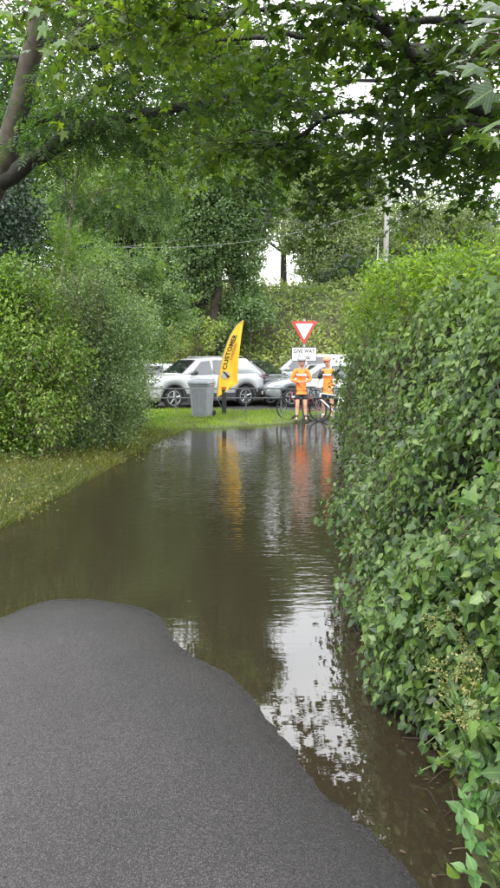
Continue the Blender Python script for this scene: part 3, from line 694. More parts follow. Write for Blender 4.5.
# lighter leafy shoots standing above and behind the ivy face
def shoots(name, label, spots, lsize, T, lm, N, cat='shrub', droop=.2, rad=.10, hgt=(.3, .8)):
    b0 = spots[0]; e = empty(name, (b0[0], b0[1], 0), label=label, cat=cat); st = MB(); pos, ax, nr, sz, ti = [], [], [], [], []
    for (x, y, z, k) in spots:
        for i in range(k):
            sx, sy = x + rng.normal(0, .22), y + rng.normal(0, .3); h = rng.uniform(*hgt); dx, dy = rng.normal(0, .22, 2)
            pts = [(sx + dx * t * t - b0[0], sy + dy * t * t - b0[1], z + h * t - (.16 * h * t * t)) for t in np.linspace(-.8, 1, 7)]
            st.tube(pts, [.006 - .0007 * q for q in range(7)], 4, False)
            tt = rng.normal(0, .15)
            for q in range(N):
                t = rng.uniform(-.5, 1.0); c = np.array([sx + dx * t * t, sy + dy * t * t, z + h * t - .16 * h * t * t])
                d = rng.normal(size=3) * np.array([1, 1, .5]); d /= np.linalg.norm(d)
                pos.append(c + d * rng.uniform(.0, rad)); ax.append(d + np.array([0, 0, -droop])); nr.append(np.array([-.2, -.2, 1]) + rng.normal(size=3) * .4)
                sz.append(lsize * rng.uniform(.6, 1.25)); ti.append(.5 + tt + rng.normal(0, .15) + .12 * t)
    st.build('stem', M_twig, e, kind='stuff')
    leaf_obj('foliage', np.array(pos) - np.array([b0[0], b0[1], 0]), np.array(ax), np.array(nr), np.array(sz), np.array(ti), T, lm, e, kind='stuff')
    return e
shoots('hedge_shoots', 'yellow green fresh shoots standing up along the top of the ivy hedge', [(1.75, 4.0, 1.95, 24), (1.7, 4.8, 1.95, 24), (1.65, 5.8, 1.95, 24), (1.65, 6.8, 1.95, 24), (1.7, 7.8, 1.95, 20), (2.3, 5, 2.1, 24), (2.3, 6.5, 2.1, 24), (2.1, 3.3, 2.0, 14)], .058, T_ovate(.6), L_end, 55, hgt=(.2, .55))
bush('elder_bush', 'bright yellow green bush at the far end of the right hedge by the riders', (P(385, 440, 10.6).x, 10.8),
     [C(378, 335, 10.8, 27), C(395, 305, 11, 30), C(370, 385, 10.4, 22), C(425, 285, 11, 34), C(370, 430, 10.4, 18), C(356, 352, 10.8, 11), C(358, 402, 10.4, 11), C(460, 285, 10.5, 36), C(385, 280, 11.5, 20), C(490, 270, 9.5, 36)],
     620, .065, T_ovate(.62), L_end, subr=.34, sub=30, up=.4, droop=.2)
bush('bramble_bush', 'leafy branches arching out of the hedge end over the second rider\'s bicycle', (P(352, 430, 12.5).x, 12.5),
     [C(352, 408, 12.5, 8, rz=8), C(340, 418, 12.5, 6, rz=3), C(352, 425, 12.5, 9, rz=9), C(359, 395, 12.5, 8), C(347, 402, 12.5, 4, rz=4), C(356, 372, 12.5, 8)], 700, .07, T_ovate(.6), L_yel, sub=40, stems=3)
bush('dead_brush', 'brownish low brush at the waterline under the hedge end', (P(352, 480, 8.6).x, 8.8),
     [C(350, 470, 8.8, 12, rz=12), C(350, 500, 7.8, 15, rz=13), C(356, 530, 6.6, 15, rz=12), C(352, 450, 10, 12, rz=12)], 420, .055, T_ovate(.5), leaf_mat('brown_green_leaf', (.03, .035, .012), (.06, .065, .022), (.13, .10, .045), .6, .25), stems=4)

lsp = []
for i in range(16):
    u = rng.uniform(-10, 62); t = rng.uniform(0, 1); p = P(u, 300 + 150 * t, 10.05 - .3 * t); lsp.append((p.x, p.y, p.z - .15, 7))
shoots('hedge_shoots', 'ragged yellow green sprays sticking out of the nearest left hedge bush', lsp, .062, T_ovate(.5), L_yel, 26, hgt=(.15, .45), droop=.5, rad=.12)
lsp = []
for i in range(18):
    u = rng.uniform(62, 140); t = rng.uniform(0, 1); p = P(u, 290 + 130 * t, 11.5 + (u - 60) / 35); lsp.append((p.x, p.y, p.z - .15, 7))
shoots('hedge_shoots', 'pale ragged twigs sticking out of the middle of the left hedge', lsp, .05, T_ovate(.45), L_priv, 30, hgt=(.15, .45), droop=.3, rad=.10)
lsp = []
for u in range(-10, 150, 9):
    p = P(u, 292 + (u > 120) * 12, 10.8 + max(0, u - 60) / 30); lsp.append((p.x, p.y, p.z - .1, 6))
shoots('hedge_shoots', 'light twigs rising along the top of the left hedge', lsp, .055, T_ovate(.42), L_priv, 30, hgt=(.3, .75), droop=.2, rad=.10)

# ---- twig-built canopies close overhead
def canopy(name, label, root, trunk_pts, r0, branches, twigs, T, lsize, lm, lm_o, bm_, nparts, twlen=(.35, .95), petpair=.085, flat=.35, droop=.35, tint_fn=None, cat='tree', extra=None, leafn=1, br_mat=None):
    e = empty(name, root, label=label, cat=cat); off = -Vector(root)
    t = MB(); limb(t, [Vector(p) + off for p in trunk_pts], r0, r0 * .55, 12, r0 * .03); t.build('trunk', bm_, e, True)
    pos, ax, nr, sz, ti = [], [], [], [], []
    def leaf(p, d, tt):
        pos.append(p); ax.append(unit(np.array(d) + rng.normal(size=3) * .35 + np.array([0, 0, -droop])))
        nr.append(unit(np.array([0, 0, 1.]) + rng.normal(size=3) * flat)); sz.append(lsize * rng.uniform(.6, 1.25)); ti.append(tt + rng.normal(0, .12))
    def twig(mb, p0, d0, L, r, depth):
        pts = [np.array(p0)]; d = unit(np.array(d0)); n = max(3, int(L / .12)); tt = .5 + rng.normal(0, .13)
        for i in range(n):
            d = unit(d + rng.normal(size=3) * .16 + np.array([0, 0, -.05])); pts.append(pts[-1] + d * L / n)
        mb.tube([Vector(p) + off for p in pts], [r * (1 - .75 * i / n) for i in range(n + 1)], 4, False)
        for i in range(1, n + 1):
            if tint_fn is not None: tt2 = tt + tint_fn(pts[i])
            else: tt2 = tt
            for w in range(int(round(L / n / petpair)) * leafn + (2 if i == n else 0)):
                side = unit(np.cross(d, [0, 0, 1]) * rng.choice([-1, 1]) + d * rng.uniform(-.1, .9))
                leaf(pts[i] + side * lsize * .55 + rng.normal(size=3) * .03, side, tt2)
            if depth > 0 and rng.random() < .5:
                side = unit(np.cross(d, [0, 0, 1]) * rng.choice([-1, 1]) + d * .8)
                twig(mb, pts[i], side, L * rng.uniform(.4, .7), r * .6, depth - 1)
    tot = sum(b[3] for b in branches)
    for (pts, ra, rb, w) in branches:
        mb = MB(); line, rad = limb(mb, [Vector(p) + off for p in pts], ra, rb, 8, ra * .12); line = [np.array(q - off) for q in line]
        k = int(twigs * w / tot); seg = len(line)
        for i in range(k):
            j = int(rng.uniform(.12 * seg, seg - 1)); a = line[j]; d = unit(line[min(j + 1, seg - 1)] - line[max(j - 1, 0)])
            s = np.cross(d, [0, 0, 1]); s = unit(s) * rng.choice([-1, 1]); dd = s * rng.uniform(.4, 1) + d * rng.uniform(0, .9) + np.array([0, 0, rng.uniform(-.45, .55)])
            twig(mb, a, dd, rng.uniform(*twlen), .007, 1)
        twig(mb, line[-1], unit(line[-1] - line[-3]), twlen[1], rb, 1)
        mb.build('branch', br_mat or bm_, e, True)
    if extra: 
        for (p, d, tt, s) in extra: leaf(np.array(p), d, tt); sz[-1] = s
    pos, ax, nr, sz, ti = map(np.array, (pos, ax, nr, sz, ti))
    if nparts:
        keep = pick_parts(e, pos, ax, nr, sz, T, lm_o, nparts); pos, ax, nr, sz, ti = pos[keep], ax[keep], nr[keep], sz[keep], ti[keep]
    leaf_obj('foliage', pos + np.array(off), ax, nr, sz, ti, T, lm, e, kind='stuff')
    print(name, 'leaves', len(pos))
    return e
rt = (3.6, 6.0, gz(3.6, 6.0) - .1)
tk = [rt, (3.55, 6.0, 2.0), (3.3, 5.9, 3.6), (3.4, 5.8, 5.5), (3.7, 5.7, 8.)]
def pl(*q): return [P(*p) for p in q]
tf = Vector((3.3, 5.9, 3.5)); th = Vector((3.36, 5.85, 4.6))
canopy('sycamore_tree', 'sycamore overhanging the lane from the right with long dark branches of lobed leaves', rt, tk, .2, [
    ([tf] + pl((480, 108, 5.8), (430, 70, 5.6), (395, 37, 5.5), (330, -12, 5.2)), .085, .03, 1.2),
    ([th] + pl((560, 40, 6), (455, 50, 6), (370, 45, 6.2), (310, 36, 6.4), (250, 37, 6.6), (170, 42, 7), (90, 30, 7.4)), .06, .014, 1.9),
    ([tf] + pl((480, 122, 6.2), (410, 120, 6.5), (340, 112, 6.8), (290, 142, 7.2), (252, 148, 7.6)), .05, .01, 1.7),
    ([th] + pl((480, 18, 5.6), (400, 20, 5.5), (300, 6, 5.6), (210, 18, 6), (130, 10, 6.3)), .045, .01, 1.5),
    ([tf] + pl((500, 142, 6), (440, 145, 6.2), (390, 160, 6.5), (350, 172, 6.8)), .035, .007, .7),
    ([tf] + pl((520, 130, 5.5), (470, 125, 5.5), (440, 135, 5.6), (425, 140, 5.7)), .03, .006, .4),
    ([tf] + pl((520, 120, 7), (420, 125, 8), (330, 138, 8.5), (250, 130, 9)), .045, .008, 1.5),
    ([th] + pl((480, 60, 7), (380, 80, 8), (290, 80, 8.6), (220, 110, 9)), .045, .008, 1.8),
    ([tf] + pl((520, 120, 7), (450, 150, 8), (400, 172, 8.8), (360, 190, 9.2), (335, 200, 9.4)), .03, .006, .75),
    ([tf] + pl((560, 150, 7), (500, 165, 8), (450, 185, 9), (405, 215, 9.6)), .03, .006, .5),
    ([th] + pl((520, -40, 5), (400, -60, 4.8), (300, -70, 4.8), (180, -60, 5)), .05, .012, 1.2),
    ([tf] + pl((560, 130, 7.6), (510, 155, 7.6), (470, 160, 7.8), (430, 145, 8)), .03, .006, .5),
], 330, T_maple(), .085, L_syc, L_syc_o, M_barkd, 300, tint_fn=lambda p: .34 * float(sst(1.0, -.8, p[0])) - .30)  # tint darkens leaves towards the right, painting in their backlit look
# trailing sprig of sycamore hanging in front of the far trees
bl = (-5.0, 9.4, gz(-5.0, 9.4) - .1)
canopy('leaning_tree', 'leaning brown trunk and dark mossy limb reaching over the lane from the left', bl,
    [bl, (-4.75, 9.3, 2.2), P(-8, 190, 9), P(14, 125, 9), P(30, 62, 9), P(40, 5, 9), P(52, -80, 9)], .19, [
    (pl((-4, 185, 9), (40, 155, 8.9), (85, 132, 8.8), (125, 116, 8.7), (190, 106, 8.5), (235, 94, 8.4), (275, 96, 8.3)), .13, .03, 2.6),
    (pl((36, 35, 9), (90, 48, 8.6), (160, 30, 8.3), (230, 58, 8)), .05, .012, 1.5),
    (pl((14, 125, 9), (70, 112, 9.3), (110, 80, 9.5), (150, 66, 9.5), (190, 24, 9.5)), .07, .015, 1.8),
    (pl((2, 150, 9.1), (50, 140, 9.5), (110, 125, 10), (170, 120, 10)), .04, .008, .8),
    (pl((46, -20, 9), (100, -20, 8), (180, -6, 7.6), (240, 0, 7.4)), .05, .012, 1.5),
    (pl((30, 60, 9), (-10, 60, 10), (-40, 90, 11)), .05, .012, .9),
    (pl((42, 0, 9), (20, -20, 8), (60, -50, 7)), .05, .012, .6),
], 190, T_pinnate(4, .30), .22, L_ash, None, M_barkb, 0, twlen=(.4, 1.0), petpair=.10, droop=.5, br_mat=M_barkd)
# moss on the limb is its own dark part of the tree colour; big near leaves, top right and top left
def near_spray(name, label, base, spots, lsize, lm, T):
    e = empty(name, base, label=label, cat='branch'); off = -Vector(base); tw = MB()
    pos, ax, nr, sz = [], [], [], []
    for (u, v, Y, s) in spots:
        p = P(u, v, Y); pos.append(p); d = Vector((rng.uniform(-1, -.2), rng.uniform(-.5, .1), rng.uniform(-.5, -.1))).normalized()
        ax.append(d); nr.append(unit(np.array([-.15, -.55, .8]) + rng.normal(size=3) * .28)); sz.append(lsize * s)
        tw.tube([Vector(base) + off, (Vector(base).lerp(p, .6) + Vector((0, 0, .05))) + off, p - d * lsize * s * .5 + off], [.006, .004, .0016], 5)
    tw.build('twig', M_twig, e, True)
    pos, ax, nr, sz = np.array(pos), np.array(ax), np.array(nr), np.array(sz)
    keep = pick_parts(e, pos, ax, nr, sz, T, lm, len(pos))
    return e
L_big = leaf_mat('sycamore_leaf_near', (.022, .045, .022), (.035, .065, .030), (.055, .095, .028), .36, .3, True, veins=.5)
near_spray('sycamore_spray', 'large pale sycamore leaves hanging close to the camera at the top right corner', P(540, 40, 3.2),
    [(486, 18, 3.2, 1.15), (500, 45, 3.1, 1.1), (478, 66, 3.2, 1.2), (462, 60, 3.3, .9), (492, 90, 3.1, 1.2), (455, 46, 3.3, .8), (500, 120, 3, 1.2), (497, 5, 3, 1.), (480, 38, 3.3, .9), (448, 72, 3.4, .7), (470, 88, 3.3, .8), (494, 30, 3.2, .9)], .105, L_big, T_maple())
near_spray('sycamore_spray', 'cluster of bright sycamore leaves close overhead in the top left corner', P(-20, -30, 4.0),
    [(20, 38, 4, 1.), (45, 25, 4, 1.1), (10, 12, 4, 1.), (62, 40, 4.1, .9), (75, 12, 4.2, .9), (38, 8, 3.9, 1.), (92, 24, 4.3, .8), (28, 50, 4.2, .7), (110, 10, 4.4, .8), (55, -5, 4, 1)], .088, leaf_mat('sycamore_leaf_bright', (.03, .075, .02), (.05, .10, .02), (.07, .13, .03), .4, .4, True, veins=.5), T_maple())

# ---- plants at the foot of the right hedge
def plant(name, label, stems, lsize, T, lm, cat='plant', step=.05, spread=.5, up=.15):
    b0 = Vector(stems[0][0]); e = empty(name, b0, label=label, cat=cat); mb = MB(); pos, ax, nr, sz = [], [], [], []
    for (a, b, sag) in stems:
        a, b = Vector(a), Vector(b); n = max(3, int((b - a).length / step)); pts = [a.lerp(b, i / n) + Vector((0, 0, sag * math.sin(math.pi * i / n))) for i in range(n + 1)]
        mb.tube([p - b0 for p in pts], [.004 - .0025 * i / n for i in range(n + 1)], 5)
        for i in range(1, n + 1):
            t = (pts[i] - pts[i - 1]).normalized(); s = t.cross(Vector((-.3, -.5, .8))).normalized()
            if i % 2: s = s.lerp(t.cross(s).normalized(), .5)
            for sg in (-1, 1):
                d = (s * sg + t * spread + Vector((0, 0, up * rng.uniform(-1, 1)))).normalized()
                pos.append(pts[i]); ax.append(d); nr.append(unit(np.array([-.35, -.5, .9]) + rng.normal(size=3) * .25)); sz.append(lsize * rng.uniform(.7, 1.15) * (1 - .35 * i / n))
    mb.build('stem', M_stemg, e, True)
    pick_parts(e, np.array(pos), np.array(ax), np.array(nr), np.array(sz), T, lm, len(pos))
    return e
plant('sycamore_sapling', 'sapling with large pale green lobed leaves poking from the hedge at the right edge',
    [(P(520, 640, 2.7), P(470, 500, 2.65), .05), (P(530, 600, 2.7), P(480, 560, 2.55), .04), (P(520, 560, 2.7), P(492, 470, 2.6), .05)], .13, T_maple(), L_pale, step=.16, spread=.8)
plant('bramble_shoot', 'yellow green climbing shoot running up the ivy hedge', [(P(432, 600, 3.0), P(442, 470, 3.45), .02)], .055, T_leaf(.75), L_pale, step=.07)
plant('fern', 'single bright fern frond growing out of the hedge foot above the brown water', [(P(428, 640, 2.7), P(386, 604, 2.6), .03)], .085, T_ovate(.22, .02), L_pale, step=.025, spread=.35)
plant('creeping_jenny', 'small bright leafy sprig reaching over the brown water at lower right', [(P(462, 762, 2.35), P(408, 780, 2.35), .03)], .05, T_leaf(.75), L_pale, step=.045)
nst = []
for (u, v, Y) in [(478, 800, 1.75), (492, 770, 1.8), (470, 840, 1.62), (488, 850, 1.55), (498, 820, 1.6), (480, 880, 1.5), (466, 870, 1.55), (496, 740, 1.85), (500, 880, 1.45), (474, 720, 2.0), (458, 700, 2.2), (475, 762, 1.85), (488, 720, 1.9), (464, 812, 1.75), (500, 850, 1.5), (490, 800, 1.62), (478, 825, 1.6), (492, 870, 1.45)]:
    t = P(u, v, Y); nst.append((Vector((t.x + .16, t.y + .10, max(.05, t.z - .32))), t, .03))
plant('nettle_patch', 'patch of broad toothed green nettle leaves in the lower right corner', nst, .075, T_leaf(.66, .06), L_dock, step=.05, spread=.5)
bush('hedge_foot_weeds', 'leafy weeds and bindweed crowding the muddy bank in the lower right corner', (1.15, 1.9),
     [(.98, 1.75, .16, .16, .30, .17), (.95, 2.3, .16, .14, .35, .17), (1.0, 1.3, .18, .16, .3, .2), (.94, 2.9, .15, .13, .35, .16), (1.02, 2.0, .42, .13, .5, .16)], 330, .048, T_leaf(.7), L_fresh, cat='weeds', stems=2, sub=20, subr=.22)
plant('nettle_patch', 'tall nettle stems behind the lower right corner nettles', [(v_ + Vector((.05, .16, -.1)), t_ + Vector((.03, .14, .02)), .03) for v_, t_, _ in nst[::2]], .062, T_leaf(.6, .06), L_dock, step=.045, spread=.5)
nst = []
for (u, v, Y) in [(395, 660, 3.0), (374, 664, 3.1), (405, 690, 2.7), (398, 640, 3.1), (412, 715, 2.5), (425, 745, 2.3), (418, 660, 2.8), (380, 620, 3.4), (370, 590, 3.8), (362, 560, 4.3), (385, 640, 3.3), (440, 760, 2.2), (430, 700, 2.5)]:
    t = P(u, v, Y); nst.append((Vector((t.x + .28, t.y + .05, t.z + .06)), t, .05))
plant('bramble_shoots', 'bramble shoots with round dark leaves leaning out over the waterline', nst, .065, T_leaf(.85, .06), L_ivy_o, step=.05)
# flowering weed with cream panicles
def panicles(label, spots, group=None):
    b0 = Vector(spots[0]); e = empty('flowering_weed', b0, label=label, cat='plant'); mb = MB(); pos, ax, nr, sz, ti = [], [], [], [], []
    for s in spots:
        s = Vector(s); r = s + Vector((.12, .08, -.3)); mb.tube([r - b0, s.lerp(r, .4) + Vector((.0, 0, .03)) - b0, s - b0], [.004, .003, .0015], 5)
        for i in range(5):
            d = Vector((rng.uniform(-1, .6), rng.uniform(-.6, .4), rng.uniform(-.3, .7))).normalized(); L = rng.uniform(.04, .10)
            mb.tube([s - b0, s + d * L - b0], .0012, 3)
            for k in range(9):
                t = rng.uniform(.15, 1); pos.append(np.array(s + d * L * t) + rng.normal(size=3) * .006); ax.append(rng.normal(size=3)); nr.append(rng.normal(size=3) + [0, 0, .5]); sz.append(rng.uniform(.007, .014)); ti.append(rng.uniform(.2, 1))
    mb.build('stem', M_stemg, e, True)
    leaf_obj('flowers', np.array(pos) - np.array(b0), unit(np.array(ax)), unit(np.array(nr)), np.array(sz), np.array(ti), T_rhomb(.7), L_cream, e, kind='stuff')
panicles('weed with drooping cream flower panicles beside the fern', [P(448, 628, 2.3), P(440, 618, 2.35), P(455, 636, 2.3), P(436, 626, 2.35), P(452, 612, 2.35), P(466, 640, 2.25)])
panicles('weed with cream seed heads in the middle of the lower hedge', [P(445, 676, 2.15), P(462, 672, 2.1), P(472, 688, 2.05), P(450, 690, 2.1), P(474, 655, 2.15), P(440, 665, 2.2), P(485, 660, 2.1), P(478, 672, 2.1)])
panicles('weed with yellowish flowers above the nettle patch', [P(462, 722, 1.95), P(470, 730, 1.9), P(455, 718, 1.95), P(466, 712, 1.95)])

# ---- grass, weeds, litter
def grass(name, label, n, xr, yr, mask, h, lm, lean=.5, z0=0.0, tint=.5, wet=False, w=1.):
    x = rng.uniform(*xr, n); y = rng.uniform(*yr, n); m = mask(x, y); x, y = x[m], y[m]
    z = ground_z(x, y); 
    k = z > -.03; x, y, z = x[k], y[k], z[k]; N = len(x)
    tuft = .5 + .5 * wob(x, y, 4.3) ; ok = rng.random(N) < .45 + .55 * tuft; x, y, z, tuft = x[ok], y[ok], z[ok], tuft[ok]; N = len(x)
    hh = h * rng.uniform(.45, 1.25, N) * (.6 + .6 * tuft)
    ax = unit(np.stack([rng.normal(0, lean, N), rng.normal(0, lean, N), np.ones(N)], 1)); nr = unit(rng.normal(size=(N, 3)) * [1, 1, .3])
    ti = tint + .14 * wob(x, y, 1.1, 2) + rng.normal(0, .15, N)
    T = T_blade() if w == 1. else (T_blade()[0] * np.array([1, w, 1]), T_blade()[1])
    return leaf_obj(name, np.stack([x, y, z - .01], 1), ax, nr, hh, ti, T, lm, kind='stuff', label=label, cat='grass')
def verge_mask(x, y):
    d = sdf(x, y, poly); return (d > -.05) & ((y < 20.8) | (y > 27.3)) & (x < np.interp(y, [10, 16, 17, 20.8], [-1.5, 0, 2.1, 2.9])) 
grass('verge_grass', 'short bright green grass on the verge beneath the railing and bin', 60000, (-7, 3), (14.5, 20.8), verge_mask, .13, L_grass, .35, tint=.6)
grass('bank_grass', 'long yellowish grass flopping into the water along the left bank', 52000, (-5.2, -1.3), (4.6, 15), lambda x, y: (sdf(x, y, poly) > -.12) & (sdf(x, y, poly) < 1.9), .20, L_weed, .9, tint=.55, w=.6)
bw = blob_leaves([(x, y, .06, .35, .4, .10) for x, y in [(-2.55, 6.6), (-2.7, 7.4), (-2.75, 8.3), (-2.6, 9.2), (-3.1, 8.0), (-3.2, 6.9), (-3.0, 9.3), (-2.3, 10.3), (-2.6, 10.4), (-2.2, 11.4), (-2.1, 12.5), (-2.0, 13.4), (-3.4, 7.6), (-2.9, 6.0), (-3.1, 5.5), (-2.9,5.0), (-2.0, 14.4), (-1.6, 15.4), (-1.2, 16.6), (-2.6, 15.2)]], 300, .042, sub=40)
leaf_obj('bank_weeds', bw[0], bw[1], bw[2], bw[3], bw[4], T_ovate(.5), L_weed, kind='stuff', label='small leafy weeds among the grass on the left bank', cat='weeds')
grass('park_grass', 'thin grass strip at the foot of the embankment behind the cars', 22000, (-14, 14), (27, 31), lambda x, y: y > 27, .22, L_scrub, .5)
# embankment scrub
n = 46000; x = rng.uniform(-15, 15, n); y = rng.uniform(27.3, 43, n); z = ground_z(x, y); b_ = .5 + .5 * wob(x, y, 1.4) ; hgt = .15 + .75 * b_ * rng.random(n)
keepm = (wob(x, y, .9, 3) > -.95); x, y, z, hgt, b_ = x[keepm], y[keepm], z[keepm], hgt[keepm], b_[keepm]; n = len(x)
leaf_obj('embankment_scrub', np.stack([x, y, z + hgt], 1), unit(rng.normal(size=(n, 3)) + [0, -.4, .1]), unit(np.array([0, -.5, .9]) + rng.normal(size=(n, 3)) * .5),
         .19 * rng.uniform(.6, 1.3, n), .5 + .22 * wob(x, y, .8, 1) + .25 * (b_ - .5) + rng.normal(0, .15, n), T_ovate(.5), L_scrub, kind='stuff', label='tangled yellow green bramble scrub covering the embankment', cat='scrub')
# dark shrubs on the bank left of the flag
bush('bank_shrub', 'dark green shrub on the bank at the foot of the ivy clad tree', (P(240, 320, 29.5).x, 29.5),
     [C(252, 312, 29.5, 22, rz=14), C(228, 325, 29, 12, rz=9), C(190, 322, 28.5, 14, rz=12)], 110, .17, T_ovate(.5), L_ivytree, stems=2)
bush('bank_shrub', 'dark undergrowth in the gap between the elder and the brown trunk', (P(190, 310, 29).x, 30),
     [C(185, 300, 31, 20, rz=18), C(165, 310, 31, 18, rz=18), C(150, 330, 30, 20)], 90, .17, T_ovate(.5), L_holly, stems=2)
bush('scrub_bush', 'yellow green brambles spilling over the top of the rubble wall', (P(196, 330, 28.4).x, 28.4),
     [C(176, 336, 28, 10, rz=8), C(196, 326, 28.3, 12, rz=6), C(214, 330, 28, 12, rz=8), C(184, 346, 27.2, 5, rz=4), C(210, 343, 27.4, 7, rz=5), C(168, 350, 27, 9, rz=9)], 160, .15, T_ovate(.5), L_scrub, stems=2)
n = 260; x = rng.uniform(-2.2, .5, n); y = rng.uniform(.9, 3.6, n); k = sdf(x, y, poly) > .02; x, y = x[k], y[k]; n = len(x)
leaf_obj('tarmac_debris', np.stack([x, y, ground_z(x, y) + .0065], 1), unit(rng.normal(size=(n, 3)) * [1, 1, .05]), unit(np.array([0, 0, 1.]) + rng.normal(size=(n, 3)) * .1), rng.uniform(.003, .013, n), rng.random(n), T_ovate(.5, .05, .0),
         leaf_mat('dry_scraps', (.012, .010, .008), (.03, .022, .014), (.12, .10, .05), .7, .1), kind='stuff', label='tiny dark leaf scraps scattered over the dry tarmac', cat='litter')
# litter of twigs and dead leaves under the shallow water at right
lt = MB()
for i in range(130):
    y = rng.uniform(1.3, 7.5); xe = np.interp(y, [0, 2.2, 4, 6, 8], [1.0, .85, .85, .95, 1.1]); x = xe - abs(rng.normal(0, .16)) + .08; L = rng.uniform(.04, .20); a = rng.uniform(0, 6.28)
    z = max(gz(x, y), -.035) + .012 + (rng.random() < .25) * .03; p = Vector((x, y, z))
    lt.tube([p, p + Vector((math.cos(a) * L * .5, math.sin(a) * L * .5, rng.uniform(-.005, .02))), p + Vector((math.cos(a + .4) * L, math.sin(a + .4) * L, rng.uniform(-.01, .03)))], rng.uniform(.0008, .002), 4, False)
lt.build('twig_litter', mat('dead_twig', (.035, .026, .017), .8, var=.5, scale=8), kind='stuff', label='dead twigs and straw lying in the shallow water under the right hedge', cat='litter')
n = 700; y = rng.uniform(1.3, 8, n); x = np.interp(y, [0, 2.2, 4, 6, 8], [1.0, .85, .85, .95, 1.1]) - abs(rng.normal(0, .2, n)) + .1
z = np.maximum(ground_z(x, y), -.05) + .01
leaf_obj('leaf_litter', np.stack([x, y, z], 1), unit(rng.normal(size=(n, 3)) * [1, 1, .1]), unit(np.array([0, 0, 1.]) + rng.normal(size=(n, 3)) * .25), rng.uniform(.008, .028, n), rng.random(n), T_ovate(.45),
         leaf_mat('dead_leaf', (.03, .02, .012), (.07, .045, .025), (.13, .09, .05), .7, .1), kind='stuff', label='dead brown leaves on the muddy bottom beside the right hedge', cat='litter')
# ------------------------------------------------------------------ built things
M_white = mat('white_paint', (.36, .37, .38), .18, var=.03, scale=3, coat=.6)
M_silver = mat('silver_paint', (.36, .38, .40), .3, .5, var=.05, scale=3, coat=.6)
M_blackp = mat('black_plastic', (.018, .018, .02), .5, var=.3)
M_glass = mat('car_glass', (.012, .015, .017), .03, var=.2, spec=1.0, coat=1.0)
M_tyre = mat('tyre_rubber', (.016, .016, .016), .8, var=.3, scale=40)
M_alloy = mat('alloy_grey', (.45, .46, .48), .35, .8, var=.1)
M_lamp = mat('headlamp_glass', (.55, .58, .60), .08, var=.15, scale=30)
M_red = mat('red_lens', (.45, .02, .02), .2, var=.2)
M_redp = mat('sign_red', (.48, .06, .05), .4, var=.06)
M_plate = mat('sign_white', (.72, .72, .70), .45, var=.05)
M_ink = mat('black_ink', (.02, .02, .02), .5, var=.1)
M_galv = mat('galvanised_steel', (.30, .31, .32), .5, .5, var=.15)
M_rail = mat('railing_paint', (.10, .11, .115), .5, .3, var=.25)
M_bin = mat('grey_bin_plastic', (.20, .215, .23), .5, var=.10, scale=6)
M_binl = mat('grey_bin_lid', (.24, .255, .27), .45, var=.08, scale=6)
M_yel = mat('yellow_flag_cloth', (.85, .52, .03), .6, var=.06, scale=3)
M_or = mat('orange_jersey', (.82, .20, .025), .7, var=.08, scale=20, bump=.1)
M_skin = mat('skin', (.50, .27, .18), .5, var=.08, scale=12)
M_shorts = mat('black_lycra', (.02, .02, .024), .6, var=.3)
M_helm = mat('pale_helmet', (.30, .31, .33), .35, var=.1)
M_helm2 = mat('coral_helmet', (.80, .22, .12), .35, var=.1)
M_wcloth = mat('white_cloth', (.75, .72, .68), .7, var=.06)
M_frame = mat('black_frame', (.02, .02, .022), .3, var=.2, coat=.5)
M_framer = mat('red_frame', (.16, .012, .012), .3, var=.1, coat=.5)
M_framew = mat('pale_frame', (.60, .61, .62), .3, var=.1, coat=.5)
M_hair = mat('dark_hair', (.03, .02, .015), .7, var=.3)
M_wood = mat('weathered_pole', (.20, .20, .19), .8, var=.15, scale=9, bump=.3)
M_stone = mat('sandstone', (.15, .10, .075), .85, var=.4, scale=7, bump=.6)

